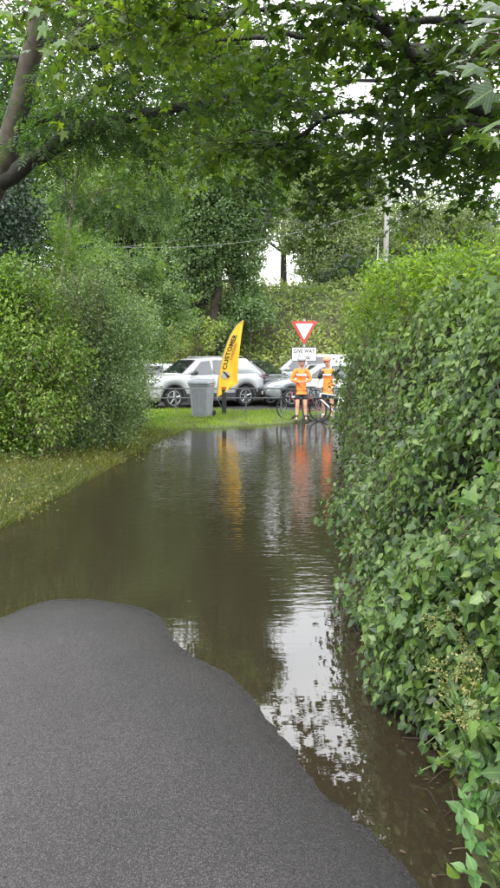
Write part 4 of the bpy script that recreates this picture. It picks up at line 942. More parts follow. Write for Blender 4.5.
# ---- cars ------------------------------------------------------------
def car(label, loc, heading, L, Wd, prof, belt, roof, glass_spans, paint, wheels, wr, cat='car', cladding=False):
    """local frame: nose towards -x. prof: (x, z) of bonnet/boot shoulder line, roof: (x, z) of greenhouse"""
    e = empty('parked_car', loc, heading, label=label, cat=cat, group='cars parked behind the railing')
    X = np.linspace(0, L, 100); hw = Wd / 2; x0 = -L / 2
    zb = np.interp(X, [p[0] for p in prof], [p[1] for p in prof])
    wid = hw * (1 - .22 * np.clip(1 - X / .55, 0, 1) ** 2 - .16 * np.clip(1 - (L - X) / .5, 0, 1) ** 2)
    sill = np.full_like(X, .26) + .14 * np.clip(1 - X / .3, 0, 1) + .14 * np.clip(1 - (L - X) / .3, 0, 1)
    for w in wheels:
        a = wr + .06; dx = np.abs(X - w); sill = np.where(dx < a, np.maximum(sill, wr + np.sqrt(np.maximum(a * a - dx * dx, 0))), sill)
    b = MB(); vs = []; fs = []; m = 12
    for i, x in enumerate(X):
        s, t, w = sill[i], zb[i], wid[i]; s = min(s, t - .06)
        h = [(.90 * w, s), (w * .985, s + (t - s) * .18), (w, s + (t - s) * .5), (w * .985, s + (t - s) * .82), (w * .93, t - .015), (w * .80, t + .012)]
        ring = [(x0 + x, -p, z) for p, z in h] + [(x0 + x, p, z) for p, z in reversed(h)]
        vs += ring
    n = len(X)
    for i in range(n - 1):
        for k in range(m): fs.append((i * m + k, i * m + (k + 1) % m, (i + 1) * m + (k + 1) % m, (i + 1) * m + k))
    fs += [tuple(range(m)), tuple((n - 1) * m + k for k in range(m))]
    b.add(vs, fs); b.build('body', paint, e, True)
    # greenhouse
    g = MB(); RX = np.linspace(roof[0][0], roof[-1][0], 60); RZ = np.interp(RX, [p[0] for p in roof], [p[1] for p in roof]); vs = []; fs = []
    def side(x, z):
        zt = float(np.interp(x, RX, RZ)); f = np.clip((z - belt) / (1.6 - belt), 0, 1); return hw * (.94 - .16 * f)
    for i, x in enumerate(RX):
        t = max(RZ[i], belt + .012); zz = [belt - .08, belt + (t - belt) * .5, max(belt, t - .07), t - .012, t]
        h = [(side(x, zz[0]), zz[0]), (side(x, zz[1]), zz[1]), (side(x, zz[2]), zz[2]), (side(x, t) - .07, zz[3]), (hw * .45, t + .004)]
        vs += [(x0 + x, -p, z) for p, z in h] + [(x0 + x, p, z) for p, z in reversed(h)]
    m = 10
    for i in range(len(RX) - 1):
        for k in range(m): fs.append((i * m + k, i * m + (k + 1) % m, (i + 1) * m + (k + 1) % m, (i + 1) * m + k))
    fs += [tuple(range(m)), tuple((len(RX) - 1) * m + k for k in range(m))]
    g.add(vs, fs); g.build('roof', paint, e, True)
    for sy in (-1, 1):
        for (a0, a1, c0, c1) in glass_spans:      # bottom x range, top x range
            ztop = lambda x: float(np.interp(x, RX, RZ)) - .10
            pts = []; k = 6
            bot = [(a0 + (a1 - a0) * i / k, belt + .03) for i in range(k + 1)]; top = [(c1 + (c0 - c1) * i / k) for i in range(k + 1)]
            q = [(x0 + x, sy * (side(x, z) + .006), z) for x, z in bot] + [(x0 + x, sy * (side(x, max(ztop(x), belt + .05)) + .006), max(ztop(x), belt + .05)) for x in top]
            w = MB(); w.prism(q, (0, sy * .004, 0)); w.build('window', M_glass, e)
    # windscreen and rear screen
    for (i0, i1, nm) in ((0, 1, 'windscreen'), (len(roof) - 2, len(roof) - 1, 'rear_window')):
        (xa, za), (xb, zb_) = roof[i0], roof[i1]
        if nm == 'rear_window': (xa, za), (xb, zb_) = (xb, zb_), (xa, za)
        sg = -1 if nm == 'windscreen' else 1; d = Vector((xb - xa, 0, zb_ - za)); nrm = Vector((-d.z, 0, d.x)).normalized() * (1 if d.x > 0 else -1)
        p0 = Vector((x0 + xa, 0, za)) + d * .06 + nrm * .012; p1 = Vector((x0 + xa, 0, za)) + d * .90 + nrm * .012
        w = MB(); w.prism([(p0.x, -hw * .82, p0.z), (p0.x, hw * .82, p0.z), (p1.x, hw * .66, p1.z), (p1.x, -hw * .66, p1.z)], nrm * .005); w.build(nm, M_glass, e)
    for w_ in wheels:
        for sy in (-1, 1):
            ty = MB(); c = (x0 + w_, sy * (hw - .12), wr); ty.torus(c, wr - .085, .085, n=28, m=8); ty.disc((c[0], c[1], c[2]), wr - .06, .14); t = ty.build('tyre', M_tyre, e, True)
            r = MB(); cc = (c[0], sy * (hw - .045), wr); r.torus(cc, wr * .63, .014, n=24, m=6); r.disc((cc[0], cc[1] - sy * .012, cc[2]), .05, .03, 12)
            for k in range(5):
                a = 2 * math.pi * k / 5 + .3; r.tube([(cc[0], cc[1], cc[2]), (cc[0] + math.cos(a) * wr * .62, cc[1] + sy * .004, cc[2] + math.sin(a) * wr * .62)], [.032, .024], 5)
            r.build('rim', M_alloy, e)
    zn = prof[0][1]
    for sy in (-1, 1):
        h = MB(); y1 = sy * hw * .50; y2 = sy * hw * .965
        xf = x0 + .03; zt = float(np.interp(.25, [p[0] for p in prof], [p[1] for p in prof])) - .10
        h.prism([(xf - .02, y1, zt - .13), (xf + .02, y1, zt - .01), (xf + .16, sy * hw * .90, zt + .02), (xf + .42, y2 + sy * .012, zt + .02), (xf + .36, y2 + sy * .012, zt - .10), (xf + .08, sy * hw * .86, zt - .15)], (0, 0, -.01)) if False else None
        h.ell((xf + .13, sy * hw * .74, zt - .06), (.15, hw * .20, .085)); h.build('headlight', M_lamp, e, True)
        t = MB(); t.box((x0 + L - .03, sy * hw * .80, belt - .14), (.09, .16, .26)); t.build('tail_light', M_red, e, bevel=.02)
        mi = MB(); mx = roof[0][0] + .42; mi.ell((x0 + mx, sy * (hw + .10), belt + .09), (.07, .11, .075)); mi.tube([(x0 + mx, sy * hw * .9, belt + .02), (x0 + mx, sy * (hw + .05), belt + .07)], .02, 5); mi.build('mirror', M_blackp if cladding else paint, e, True)
        for (a0, a1, c0, c1) in glass_spans[:2]:
            s = MB(); xx = a1 + .02; s.box((x0 + xx, sy * (hw * .988), .66), (.012, .02, .66)); s.build('door_seam', M_blackp, e)
            hd = MB(); hd.box((x0 + a1 - .16, sy * (hw + .008), belt - .13), (.17, .03, .03)); hd.build('door_handle', paint, e, bevel=.008)
    gr = MB(); gr.box((x0 + .02, 0, zn - .24), (.10, hw * .95, .20)); gr.box((x0 + .03, 0, .38), (.12, hw * 1.35, .16)); gr.build('grille', M_blackp, e, bevel=.02)
    npl = MB(); npl.box((x0 - .05, 0, .47), (.012, .52, .11)); npl.build('number_plate', M_plate, e)
    bp = MB()
    for i in range(4): bp.box((x0 + .10 + 0 * i, 0, .27 + .0 * i), (.16, hw * 1.5, .09)); break
    bp.box((x0 + L - .06, 0, .42), (.14, hw * 1.55, .22)); bp.build('bumper', M_blackp, e, bevel=.03)
    if cladding:
        sk = MB(); [sk.box((x0 + (wheels[0] + wheels[1]) / 2, q_ * hw * .975, .37), (wheels[1] - wheels[0] - 2 * wr - .16, .07, .26)) for q_ in (-1, 1)]; [sk.box((x0 + (wheels[1] + wr + .06 + L) / 2, q_ * hw * .93, .50), (L - wheels[1] - wr - .10, .10, .30)) for q_ in (-1, 1)]; sk.build('sill_cladding', M_blackp, e)
        for sy in (-1, 1):
            rr = MB(); rr.tube([(x0 + roof[1][0] + .25, sy * hw * .66, roof[1][1] + .03), (x0 + roof[1][0] + .35, sy * hw * .66, roof[1][1] + .07), (x0 + roof[-2][0] - .2, sy * hw * .66, roof[-2][1] + .07), (x0 + roof[-2][0] - .1, sy * hw * .66, roof[-2][1] + .03)], .016, 6); rr.build('roof_rail', M_galv, e, True)
            for w_ in wheels:
                ar = MB(); ar.tube([(x0 + w_ + (wr + .075) * math.cos(a), sy * (hw * .985), wr + (wr + .075) * math.sin(a)) for a in np.linspace(-.1, math.pi + .1, 14)], .03, 6); ar.build('wheel_arch', M_blackp, e, True)
    return e
gp = gz(0, 23) + .004
def at(u, Y): return P(u, 380, Y).x
suv_prof = [(0, .86), (.10, 1.0), (.35, 1.07), (1.35, 1.14), (4.2, 1.16), (4.55, 1.08), (4.6, .9)]
suv_roof = [(1.25, 1.14), (1.95, 1.66), (2.6, 1.72), (3.9, 1.68), (4.52, 1.14)]
car('white four wheel drive car with black lower trim facing left behind the grey bin', (at(198, 22.6), 22.6, gp), R(33), 4.6, 1.86, suv_prof, 1.10, suv_roof,
    [(1.55, 2.38, 2.02, 2.36), (2.48, 3.25, 2.46, 3.22)], M_white, (.92, 3.72), .37, cladding=True)
hat_prof = [(0, .66), (.12, .82), (.5, .92), (1.2, 1.0), (3.9, 1.02), (4.25, .94), (4.3, .7)]
hat_roof = [(1.05, 1.0), (1.85, 1.46), (2.4, 1.53), (3.4, 1.48), (4.15, 1.02)]
M_dark = mat('dark_grey_paint', (.045, .048, .052), .22, .3, var=.05, coat=.8)
car('dark grey car with sky bright windscreen, nose to the right, between flag and riders', (at(250, 24.4), 24.4, gp), R(152), 4.3, 1.80, [(0, .78), (.12, .92), (.5, 1.0), (1.2, 1.08), (3.9, 1.10), (4.25, 1.02), (4.3, .8)], 1.06,
    [(.95, 1.08), (1.85, 1.60), (2.4, 1.66), (3.5, 1.62), (4.2, 1.10)], [(1.38, 2.22, 1.98, 2.24), (2.32, 3.10, 2.34, 3.02), (3.18, 3.75, 3.12, 3.42)], M_dark, (.85, 3.42), .34)
car('silver hatchback facing left behind the two riders', (at(321, 23.4), 23.4, gp), R(10), 4.3, 1.78, hat_prof, .98, hat_roof,
    [(1.42, 2.22, 1.98, 2.24), (2.32, 3.10, 2.34, 3.02), (3.18, 3.75, 3.12, 3.42)], M_silver, (.85, 3.42), .32)
van_prof = [(0, .9), (.15, 1.05), (.9, 1.20), (4.6, 1.22), (4.7, 1.0)]
van_roof = [(.85, 1.20), (1.55, 1.80), (1.9, 1.86), (4.5, 1.84), (4.68, 1.22)]
car('white van roof showing behind the silver hatchback and the give way plate', (at(312, 26), 25.9, gp), R(2), 4.7, 1.85, van_prof, 1.2, van_roof,
    [(1.15, 1.95, 1.6, 1.95), (2.05, 2.9, 2.05, 2.9)], M_white, (.85, 3.8), .34, cat='van')
car('white car at the far left mostly hidden by the hedge end', (at(140, 25.6), 25.8, gp), R(8), 4.3, 1.78, hat_prof, .98, hat_roof,
    [(1.42, 2.22, 1.98, 2.24), (2.32, 3.10, 2.34, 3.02)], M_white, (.85, 3.42), .32)

# ---- railing ---------------------------------------------------------
ry = 19.9; rx0, rx1 = at(140, ry), at(352, ry); rz = gz(0, ry)
e = empty('railing', (rx0, ry, rz), label='low dark metal railing of thin posts and rails along the edge of the car park', cat='railing')
W = rx1 - rx0; npst = 7
for i in range(npst):
    b = MB(); b.box((W * i / (npst - 1), 0, .36), (.045, .045, .86)); b.build('post', M_rail, e)
for z in (.76, .47):
    for i in range(npst - 1):
        b = MB(); b.tube([(W * i / (npst - 1) + .022, 0, z), (W * (i + 1) / (npst - 1) - .022, 0, z)], .020, 8); b.build('rail', M_rail, e, True)

# ---- flag ------------------------------------------------------------
FY = 19.0; s = FY / F
def fp(u, v, dy=0.):
    p = P(u, v, FY); p.y += dy; return p
base = Vector((P(224, 400, FY).x, FY + .06, gz(P(224, 400, FY).x, FY)))
e = empty('feather_flag', base, label='yellow feather flag with dark vertical lettering on a short black post', cat='flag')
left = [(217, 398), (217.5, 390), (218.5, 380), (220.5, 368), (223, 356), (226.5, 345), (230.5, 335), (236, 326), (243, 320)]
right = [(232, 387), (237.5, 383), (237.5, 376), (238, 366), (239, 356), (240, 347), (241, 338), (242.3, 329), (243.6, 320.5)]
def fold(a, t):      # cloth ripple depth for across a 0..1, height t 0..1
    return .045 * math.sin(a * 9 + t * 5) * a + .03 * math.sin(a * 17 - t * 3) * a + .05 * a * math.sin(t * 7)
g = MB(); nu, nv = 16, 48; vs = []
for j in range(nv + 1):
    t = j / nv; q = t * 8; i = min(7, int(q)); f = q - i
    l = (left[i][0] + (left[i + 1][0] - left[i][0]) * f, left[i][1] + (left[i + 1][1] - left[i][1]) * f); r = (right[i][0] + (right[i + 1][0] - right[i][0]) * f, right[i][1] + (right[i + 1][1] - right[i][1]) * f)
    for k in range(nu + 1):
        a = k / nu; p = fp(l[0] + (r[0] - l[0]) * a, l[1] + (r[1] - l[1]) * a); p.y += fold(a, t); vs.append(p - base)
g.add(vs, [(j * (nu + 1) + k, j * (nu + 1) + k + 1, (j + 1) * (nu + 1) + k + 1, (j + 1) * (nu + 1) + k) for j in range(nv) for k in range(nu)])
o = g.build('flag_cloth', M_yel, e, True); so = o.modifiers.new('thickness', 'SOLIDIFY'); so.thickness = .004
pm = MB(); pm.tube([Vector((base.x - fp(217, 398).x * 0 - 0, base.y, base.z + .1)) - base] + [fp(u, v) + Vector((-.012, 0, 0)) - base for u, v in left] , [.014] + [.012 - .0008 * i for i in range(9)], 6); pm.build('flag_pole', M_galv, e, True)
def text_obj(body, size, bold=0):
    c = bpy.data.curves.new('lettering', 'FONT'); c.body = body; c.size = size; c.align_x = 'CENTER'; c.align_y = 'CENTER'; c.offset = bold; c.extrude = .0; c.space_character = 1.05; c.resolution_u = 3
    o = bpy.data.objects.new('tmp', c); col.objects.link(o); bpy.context.view_layer.update()
    me = bpy.data.meshes.new_from_object(o.evaluated_get(bpy.context.evaluated_depsgraph_get())); bpy.data.objects.remove(o); bpy.data.curves.remove(c); me.name = 'lettering'; return me
def flag_text(body, size, off, t0, m, bold):
    me = text_obj(body, size, bold); px = FY / F
    bm = bmesh.new(); bm.from_mesh(me); bmesh.ops.subdivide_edges(bm, edges=bm.edges, cuts=1); bm.to_mesh(me); bm.free()
    ks = [i / 8 for i in range(9)]
    for v in me.vertices:
        t = t0 + v.co.x / (76 * px)
        lu, lv = np.interp(t, ks, [l[0] for l in left]), np.interp(t, ks, [l[1] for l in left])
        ru, rv = np.interp(t, ks, [l[0] for l in right]), np.interp(t, ks, [l[1] for l in right])
        wpx = math.hypot(ru - lu, rv - lv); a = np.clip((off - v.co.y / px) / wpx, 0, 1)
        p = fp(lu + (ru - lu) * a, lv + (rv - lv) * a); v.co = Vector((p.x, FY + fold(a, t) - .02, p.z)) - base
    link('lettering', me, m, e)
M_brown = mat('faded_print', (.42, .25, .04), .6, var=.1)
flag_text('CUSTOMER', .175, 4.6, .56, M_ink, .005)
flag_text('PARKING', .11, 9.0, .56, M_brown, .002)
lg = MB(); c = fp(225.5, 375) - base
lg.disc((c.x, c.y - .03, c.z), .115, .006, 20); lg.build('logo_disc', mat('flag_grey', (.36, .35, .34), .6), e)
lg = MB(); lg.prism([(c.x - .10, c.y - .036, c.z + .12), (c.x - .03, c.y - .036, c.z + .10), (c.x + .14, c.y - .036, c.z - .05), (c.x + .05, c.y - .036, c.z - .10), (c.x + .03, c.y - .036, c.z - .03)], (0, -.004, 0)); lg.build('logo_mark', M_ink, e)
pb = MB(); pb.box((0, 0, .33), (.13, .13, .86)); pb.build('post', M_blackp, e, bevel=.01)
pb = MB(); pb.box((0, 0, .80), (.136, .136, .06)); pb.build('post_cap', M_red, e, bevel=.008)

# ---- wheelie bin ------------------------------------------------------
BY = 18.2; bxx = at(201.8, BY); bz = gz(bxx, BY)
e = empty('wheelie_bin', (bxx, BY, bz), R(-12), label='grey plastic wheelie bin standing on the wet grass verge', cat='bin')
b = MB()
def rr(w, d, z, c=.05): return [(-w + c, -d, z), (w - c, -d, z), (w, -d + c, z), (w, d - c, z), (w - c, d, z), (-w + c, d, z), (-w, d - c, z), (-w, -d + c, z)]
rings = [rr(.235, .26, .03), rr(.24, .265, .06), rr(.285, .33, .86), rr(.29, .335, .90), rr(.315, .36, .905), rr(.315, .36, .95)]
vs = [p for r in rings for p in r]; fs = [tuple(range(8)), tuple(40 + k for k in range(8))] + [(i * 8 + k, i * 8 + (k + 1) % 8, (i + 1) * 8 + (k + 1) % 8, (i + 1) * 8 + k) for i in range(5) for k in range(8)]
b.add(vs, fs); b.build('body', M_bin, e, bevel=.008)
pn = MB()
def rib(x0_, z0_, x1_, z1_):
    y = lambda z: -(.265 + (.33 - .265) * (z - .06) / .8) - .004
    pn.tube([(x0_, y(z0_), z0_), (x1_, y(z1_), z1_)], .011, 5)
for q in [(-.16, .14, -.18, .74), (.16, .14, .18, .74), (-.16, .14, .16, .14), (-.18, .74, -.12, .80), (.18, .74, .12, .80), (-.12, .80, .12, .80), (-.055, .14, -.06, .80), (.055, .14, .06, .80)]: rib(*q)
pn.build('front_ribs', M_bin, e, kind='stuff')
ld = MB(); rings = [rr(.325, .385, .955), rr(.33, .39, .975), rr(.31, .36, 1.03), rr(.22, .27, 1.065)]; rings = [[(p[0], p[1] - .01, p[2] + .012 * (p[1] > 0)) for p in r] for r in rings]
vs = [p for r in rings for p in r]; fs = [tuple(range(8)), tuple(24 + k for k in range(8))] + [(i * 8 + k, i * 8 + (k + 1) % 8, (i + 1) * 8 + (k + 1) % 8, (i + 1) * 8 + k) for i in range(3) for k in range(8)]
ld.add(vs, fs); ld.build('lid', M_binl, e, bevel=.01)
for sx in (-1, 1):
    w = MB(); M90 = Matrix.Rotation(R(90), 4, 'Z'); w.torus((sx * .285, .27, .10), .075, .028, n=20, m=8, M=M90); w.build('wheel', M_tyre, e, True)
hb = MB(); hb.tube([(-.22, .36, .93), (-.22, .43, .97), (.22, .43, .97), (.22, .36, .93)], .014, 6); hb.build('handle', M_bin, e, True)

# ---- give way sign -----------------------------------------------------
SY = 18.9; sx_ = at(303.8, SY); sz = gz(sx_, SY)
e = empty('give_way_sign', (sx_, SY, sz), label='red and white inverted triangle give way sign above a small white plate', cat='road sign')
pp = MB(); pp.tube([(0, .05, -.1), (0, .05, 2.86)], .038, 12); pp.build('post', M_galv, e, True)
def tri(cx, cz, w, h, y, r=.04):
    pts = []; V3 = [(-w / 2, h / 2), (w / 2, h / 2), (0, -h / 2)]
    for i in range(3):
        p = Vector(V3[i]); a = (Vector(V3[i - 1]) - p).normalized(); b = (Vector(V3[(i + 1) % 3]) - p).normalized()
        for t in (0, .25, .5, .75, 1.): q = p + a * r * 1.2 * (1 - t) ** 2 + b * r * 1.2 * t ** 2; pts.append((cx + q.x, y, cz + q.y))
    return pts
ht = P(303, 321, SY).z - P(303, 345.5, SY).z; zc = (P(303, 321, SY).z + P(303, 345.5, SY).z) / 2 - sz; wd = .78
t = MB(); t.prism(tri(0, zc, wd, ht, 0), (0, .006, 0)); t.build('border', M_redp, e)
t = MB(); t.prism(tri(0, zc + ht * .065, wd * .66, ht * .66, -.004, .02), (0, -.003, 0)); t.build('panel', M_plate, e)
pz0, pz1 = P(303, 361.5, SY).z - sz, P(303, 347, SY).z - sz; pw = .74
t = MB(); t.box((0, .0, (pz0 + pz1) / 2), (pw, .012, pz1 - pz0)); t.build('plate_border', M_ink, e)
t = MB(); t.box((0, -.009, (pz0 + pz1) / 2), (pw - .04, .008, pz1 - pz0 - .04)); t.build('plate', M_plate, e)
for body, zz in (('GIVE WAY', pz1 - .125), ('50 yds', pz0 + .115)):
    me = text_obj(body, .165, .003)
    for v in me.vertices: v.co = Vector((v.co.x * .78, -.016, v.co.y + zz))
    link('lettering', me, M_ink, e)

# ---- bicycles ------------------------------------------------------------
def bicycle(label, loc, rz, fm, lean=0.):
    e = empty('bicycle', loc, rz, label=label, cat='bicycle', group='road bicycles'); e.rotation_euler = (lean, 0, rz)
    wr = .335; f, r = (-.50, 0, wr), (.50, 0, wr)
    for c in (f, r):
        t = MB(); t.torus(c, wr - .013, .014, n=40, m=6); w = t.build('tyre', M_tyre, e, True)
        t = MB(); t.torus(c, wr - .035, .010, n=40, m=6); t.disc(c, .022, .09, 10)
        t.build('rim', M_frame, e)
        sp = MB()
        for k in range(20):
            a = 2 * math.pi * k / 20; sp.tube([(c[0] + .02 * math.cos(a), .02 * (-1) ** k, c[2] + .02 * math.sin(a)), (c[0] + (wr - .04) * math.cos(a + .1), 0, c[2] + (wr - .04) * math.sin(a + .1))], .0014, 3, False)
        sp.build('spokes', M_alloy, e, kind='stuff')
    bb = (.08, 0, .27); st = (.20, 0, .76); ht0 = (-.345, 0, .80); ht1 = (-.38, 0, .66)
    fr = MB(); fr.tube([bb, st], .016, 8); fr.tube([(.185, 0, .73), ht0], .016, 8); fr.tube([bb, ht1], .020, 8); fr.tube([ht1, ht0], .022, 8)
    for sy in (-1, 1): fr.tube([(bb[0], sy * .03, bb[2]), (r[0], sy * .06, r[2])], .009, 6); fr.tube([(.185, sy * .02, .73), (r[0], sy * .06, r[2])], .008, 6)
    fr.build('frame', fm, e, True)
    fk = MB()
    for sy in (-1, 1): fk.tube([(ht1[0], sy * .02, ht1[2]), (-.41, sy * .05, .56), (f[0], sy * .05, f[2])], [.014, .013, .008], 6)
    fk.build('fork', M_frame, e, True)
    hb = MB(); hb.tube([ht0, (-.36, 0, .86), (-.45, 0, .88)], .014, 6)
    hb.tube([(-.45, -.20, .88), (-.45, .20, .88)], .014, 6)
    for sy in (-1, 1): hb.tube([(-.45, sy * .20, .88), (-.53, sy * .21, .875), (-.56, sy * .21, .82), (-.52, sy * .215, .76), (-.46, sy * .215, .75)], .015, 6); hb.tube([(-.54, sy * .21, .87), (-.60, sy * .205, .92)], .017, 6)
    hb.build('handlebar', M_blackp, e, True)
    sd_ = MB(); sd_.tube([st, (.225, 0, .93)], .013, 6); sd_.build('seat_post', M_frame, e, True)
    sd_ = MB(); sd_.ell((.27, 0, .95), (.11, .07, .025)); sd_.ell((.16, 0, .95), (.12, .022, .02)); sd_.build('saddle', M_blackp, e, True)
    ck = MB(); ck.torus((bb[0], -.05, bb[2]), .085, .007, n=24, m=5); ck.tube([(bb[0], -.06, bb[2]), (bb[0] + .12, -.07, bb[2] - .12)], .010, 5); ck.tube([(bb[0], .06, bb[2]), (bb[0] - .12, .07, bb[2] + .12)], .010, 5)
    ck.box((bb[0] + .12, -.11, bb[2] - .12), (.09, .07, .02)); ck.box((bb[0] - .12, .11, bb[2] + .12), (.09, .07, .02)); ck.build('crank', M_frame, e)
    return e
RY = 17.7
def gzw(x, y): return gz(x, y)
b1x = at(299.5, RY); bicycle('black and red road bicycle leaning by the rider in front of the give way sign', (b1x + .13, RY + .12, gz(b1x, RY)), R(-28), M_framer, 0.06)
b2x = at(331, RY); bicycle('road bicycle with pale frame held by the rider nearest the hedge', (b2x + .05, RY - .1, gz(b2x, RY)), R(-20), M_framew, -.03)

# ---- people ----------------------------------------------------------------
def skin(name, verts, edges, rad, material, parent, sub=2, root=0, flat=None):
    me = bpy.data.meshes.new(name); me.from_pydata([tuple(v) for v in verts], edges, []); me.update()
    o = link(name, me, material, parent)
    m = o.modifiers.new('skin', 'SKIN'); m.use_smooth_shade = True; m.branch_smoothing = .4
    for i, r in enumerate(rad):
        d = me.skin_vertices[0].data[i]; d.radius = (r, r) if not hasattr(r, '__len__') else r; d.use_root = (i == root)
    s_ = o.modifiers.new('sub', 'SUBSURF'); s_.levels = sub; s_.render_levels = sub
    return o
def person(label, loc, rz, J, jersey, shorts, helmet, sleeve, socks, headturn=0., stripe=True, gilet=False):
    """J joints: elbow/wrist L,R, knee/ankle L,R in local metres, facing -y"""
    e = empty('person', loc, rz, label=label, cat='cyclist', group=None)
    V, E, Rr = [], [], []
    def add(p, r, par=None):
        V.append(Vector(p)); Rr.append(r); 
        if par is not None: E.append((par, len(V) - 1))
        return len(V) - 1
    pel = add((0, .0, .93), (.10, .08)); ab = add((0, .0, 1.08), (.10, .08), pel); ch = add((0, -.005, 1.27), (.12, .09), ab); nb = add((0, .01, 1.42), .075, ch)
    nk = add((0, .0, 1.49), .055, nb); hd = add((0, -.02 + J['head'][1], 1.565), .075, nk); hm = add((J['head'][0], -.03 + J['head'][1], 1.63), (.078, .09), hd); tp = add((J['head'][0], -.02 + J['head'][1], 1.70), (.065, .075), hm)
    for sd_ in ('L', 'R'):
        sg = -1 if sd_ == 'L' else 1
        sh = add((sg * .165, .01, 1.40), .058, nb); el = add(J['el' + sd_], .041, sh); wr = add(J['wr' + sd_], .028, el)
        d = (Vector(J['wr' + sd_]) - Vector(J['el' + sd_])).normalized(); side = Vector(J.get('palm' + sd_, (0, 0, 1))); side = (side - d * side.dot(d)).normalized(); nrm = d.cross(side)
        pm = add(Vector(J['wr' + sd_]) + d * .05, (.034, .02), wr)
        for i in range(4):
            k = (i - 1.5); r0_ = V[pm] + side * k * .017 + d * .035; L = (.062, .072, .068, .052)[i]
            a = add(r0_, .0095, pm); b_ = add(r0_ + d * L * .5 - nrm * .012, .0085, a); add(r0_ + d * L * .75 - nrm * .038, .0075, b_)
        a = add(V[pm] - d * .02 + side * -.034 , .011, pm); b_ = add(V[a] + (d - side * .9).normalized() * .032, .010, a); add(V[b_] + d * .025 - nrm * .01, .008, b_)
        hp = add((sg * .085, .0, .84), .080, pel); kn = add(J['kn' + sd_], .056, hp); cf = add(Vector(J['kn' + sd_]).lerp(Vector(J['an' + sd_]), .33) + Vector((0, .02, 0)), .056, kn); an = add(J['an' + sd_], .034, cf)
        f = Vector(J['an' + sd_]); fd = Vector((sg * .25, -1, 0)).normalized(); hl = add(f + Vector((0, .02, -.04)), .028, an); add(f + fd * .09 + Vector((0, 0, -.055)), (.028, .018), an)
    skin('body', V, E, Rr, M_skin, e)
    # face
    hx, hy = J['head'][0], -.03 + J['head'][1]
    fa = MB(); fa.ell((hx, hy - .098, 1.612), (.012, .018, .02)); fa.build('nose', M_skin, e, True)
    for sg in (-1, 1):
        ey = MB(); ey.ell((hx + sg * .032, hy - .082, 1.64), (.014, .010, .008)); ey.build('eye', M_ink, e, True)
        er = MB(); er.ell((hx + sg * .083, hy + .01, 1.62), (.012, .02, .03)); er.build('ear', M_skin, e, True)
    mo = MB(); mo.ell((hx, hy - .083, 1.575), (.024, .008, .006)); mo.build('mouth', mat('lips', (.35, .12, .09), .5), e, True)
    # jersey over torso and sleeves
    V, E, Rr = [], [], []
    pel = add((0, 0, .90), (.150, .118)); ab = add((0, 0, 1.07), (.145, .114), pel); ch = add((0, -.005, 1.27), (.155, .118), ab); nb = add((0, .01, 1.415), (.09, .08), ch); add((0, .005, 1.47), .066, nb)
    add((0, 0, .875), (.138, .112), 0)
    arms = []
    for sd_ in ('L', 'R'):
        sg = -1 if sd_ == 'L' else 1; shp = Vector((sg * .165, .01, 1.40)); el = Vector(J['el' + sd_]); wr = Vector(J['wr' + sd_])
        if gilet: 
            add(shp, .07, nb); arms.append((shp, el))
        else:
            sh = add(shp, .072, nb)
            if sleeve == 'long': q = add(el, .055, sh); add(el.lerp(wr, .92), .040, q)
            else: add(shp.lerp(el, .75), .060, sh)
    skin('jersey', V, E, Rr, jersey, e)
    for (a, b_) in arms:
        s_ = MB(); s_.tube([a, a.lerp(b_, .4), a.lerp(b_, .85)], [.076, .066, .056], 12); s_.build('sleeve', M_shorts, e, True)
    if stripe:
        s_ = MB()
        for sg in (0,):
            s_.tube([(-.125, -.075, 1.285), (-.08, -.125, 1.28), (0, -.142, 1.28), (.08, -.125, 1.28), (.125, -.075, 1.285)], .026, 8)
        s_.build('chest_band', M_wcloth, e, True)
    V, E, Rr = [], [], []
    pel = add((0, 0, .92), (.150, .120)); add((0, 0, 1.03), (.128, .104), pel)
    for sd_ in ('L', 'R'):
        sg = -1 if sd_ == 'L' else 1; hp = add((sg * .088, 0, .85), .105, pel); k = Vector(J['kn' + sd_]); add(Vector((sg * .088, 0, .85)).lerp(k, .75), .074, hp)
    skin('shorts', V, E, Rr, shorts, e)
    for sd_ in ('L', 'R'):
        sg = -1 if sd_ == 'L' else 1; f = Vector(J['an' + sd_]); fd = Vector((sg * .25, -1, 0)).normalized()
        skin('shoe', [f + Vector((0, .035, -.045)), f + Vector((0, -.02, -.04)) , f + fd * .09 + Vector((0, 0, -.055)), f + fd * .17 + Vector((0, 0, -.065))], [(0, 1), (1, 2), (2, 3)], [.042, .046, (.045, .034), (.040, .024)], M_shorts, e, 1)
        s_ = MB(); kk = Vector(J['kn' + sd_]); s_.tube([f + Vector((0, .005, -.01)), f.lerp(kk, .25) + Vector((0, .01, 0))], [.041, .052], 12); s_.build('sock', socks, e, True)
    h = MB(); M_ = Matrix.Rotation(R(8), 4, 'X'); c = Vector((hx, hy + .012, 1.70)); vs = []; fs = []; nn, mm = 20, 7
    for i in range(mm + 1):
        t = (math.pi * .56) * i / mm
        for j in range(nn):
            a = 2 * math.pi * j / nn; vs.append(c + M_ @ Vector((.098 * math.sin(t) * math.cos(a), .135 * math.sin(t) * math.sin(a), .105 * math.cos(t))))
    fs = [(i * nn + j, i * nn + (j + 1) % nn, (i + 1) * nn + (j + 1) % nn, (i + 1) * nn + j) for i in range(mm) for j in range(nn)]
    h.add(vs, fs); ho = h.build('helmet', helmet, e, True); so = ho.modifiers.new('thick', 'SOLIDIFY'); so.thickness = .018; so.offset = 1
    v_ = MB()
    for k in (-2, -1, 0, 1, 2): v_.tube([(hx + k * .030, hy - .115 + abs(k) * .012, 1.735), (hx + k * .034, hy - .06, 1.795 - abs(k) * .007), (hx + k * .034, hy + .03, 1.817 - abs(k) * .009)], .007, 5)
    v_.build('vent', M_ink, e, kind='stuff')
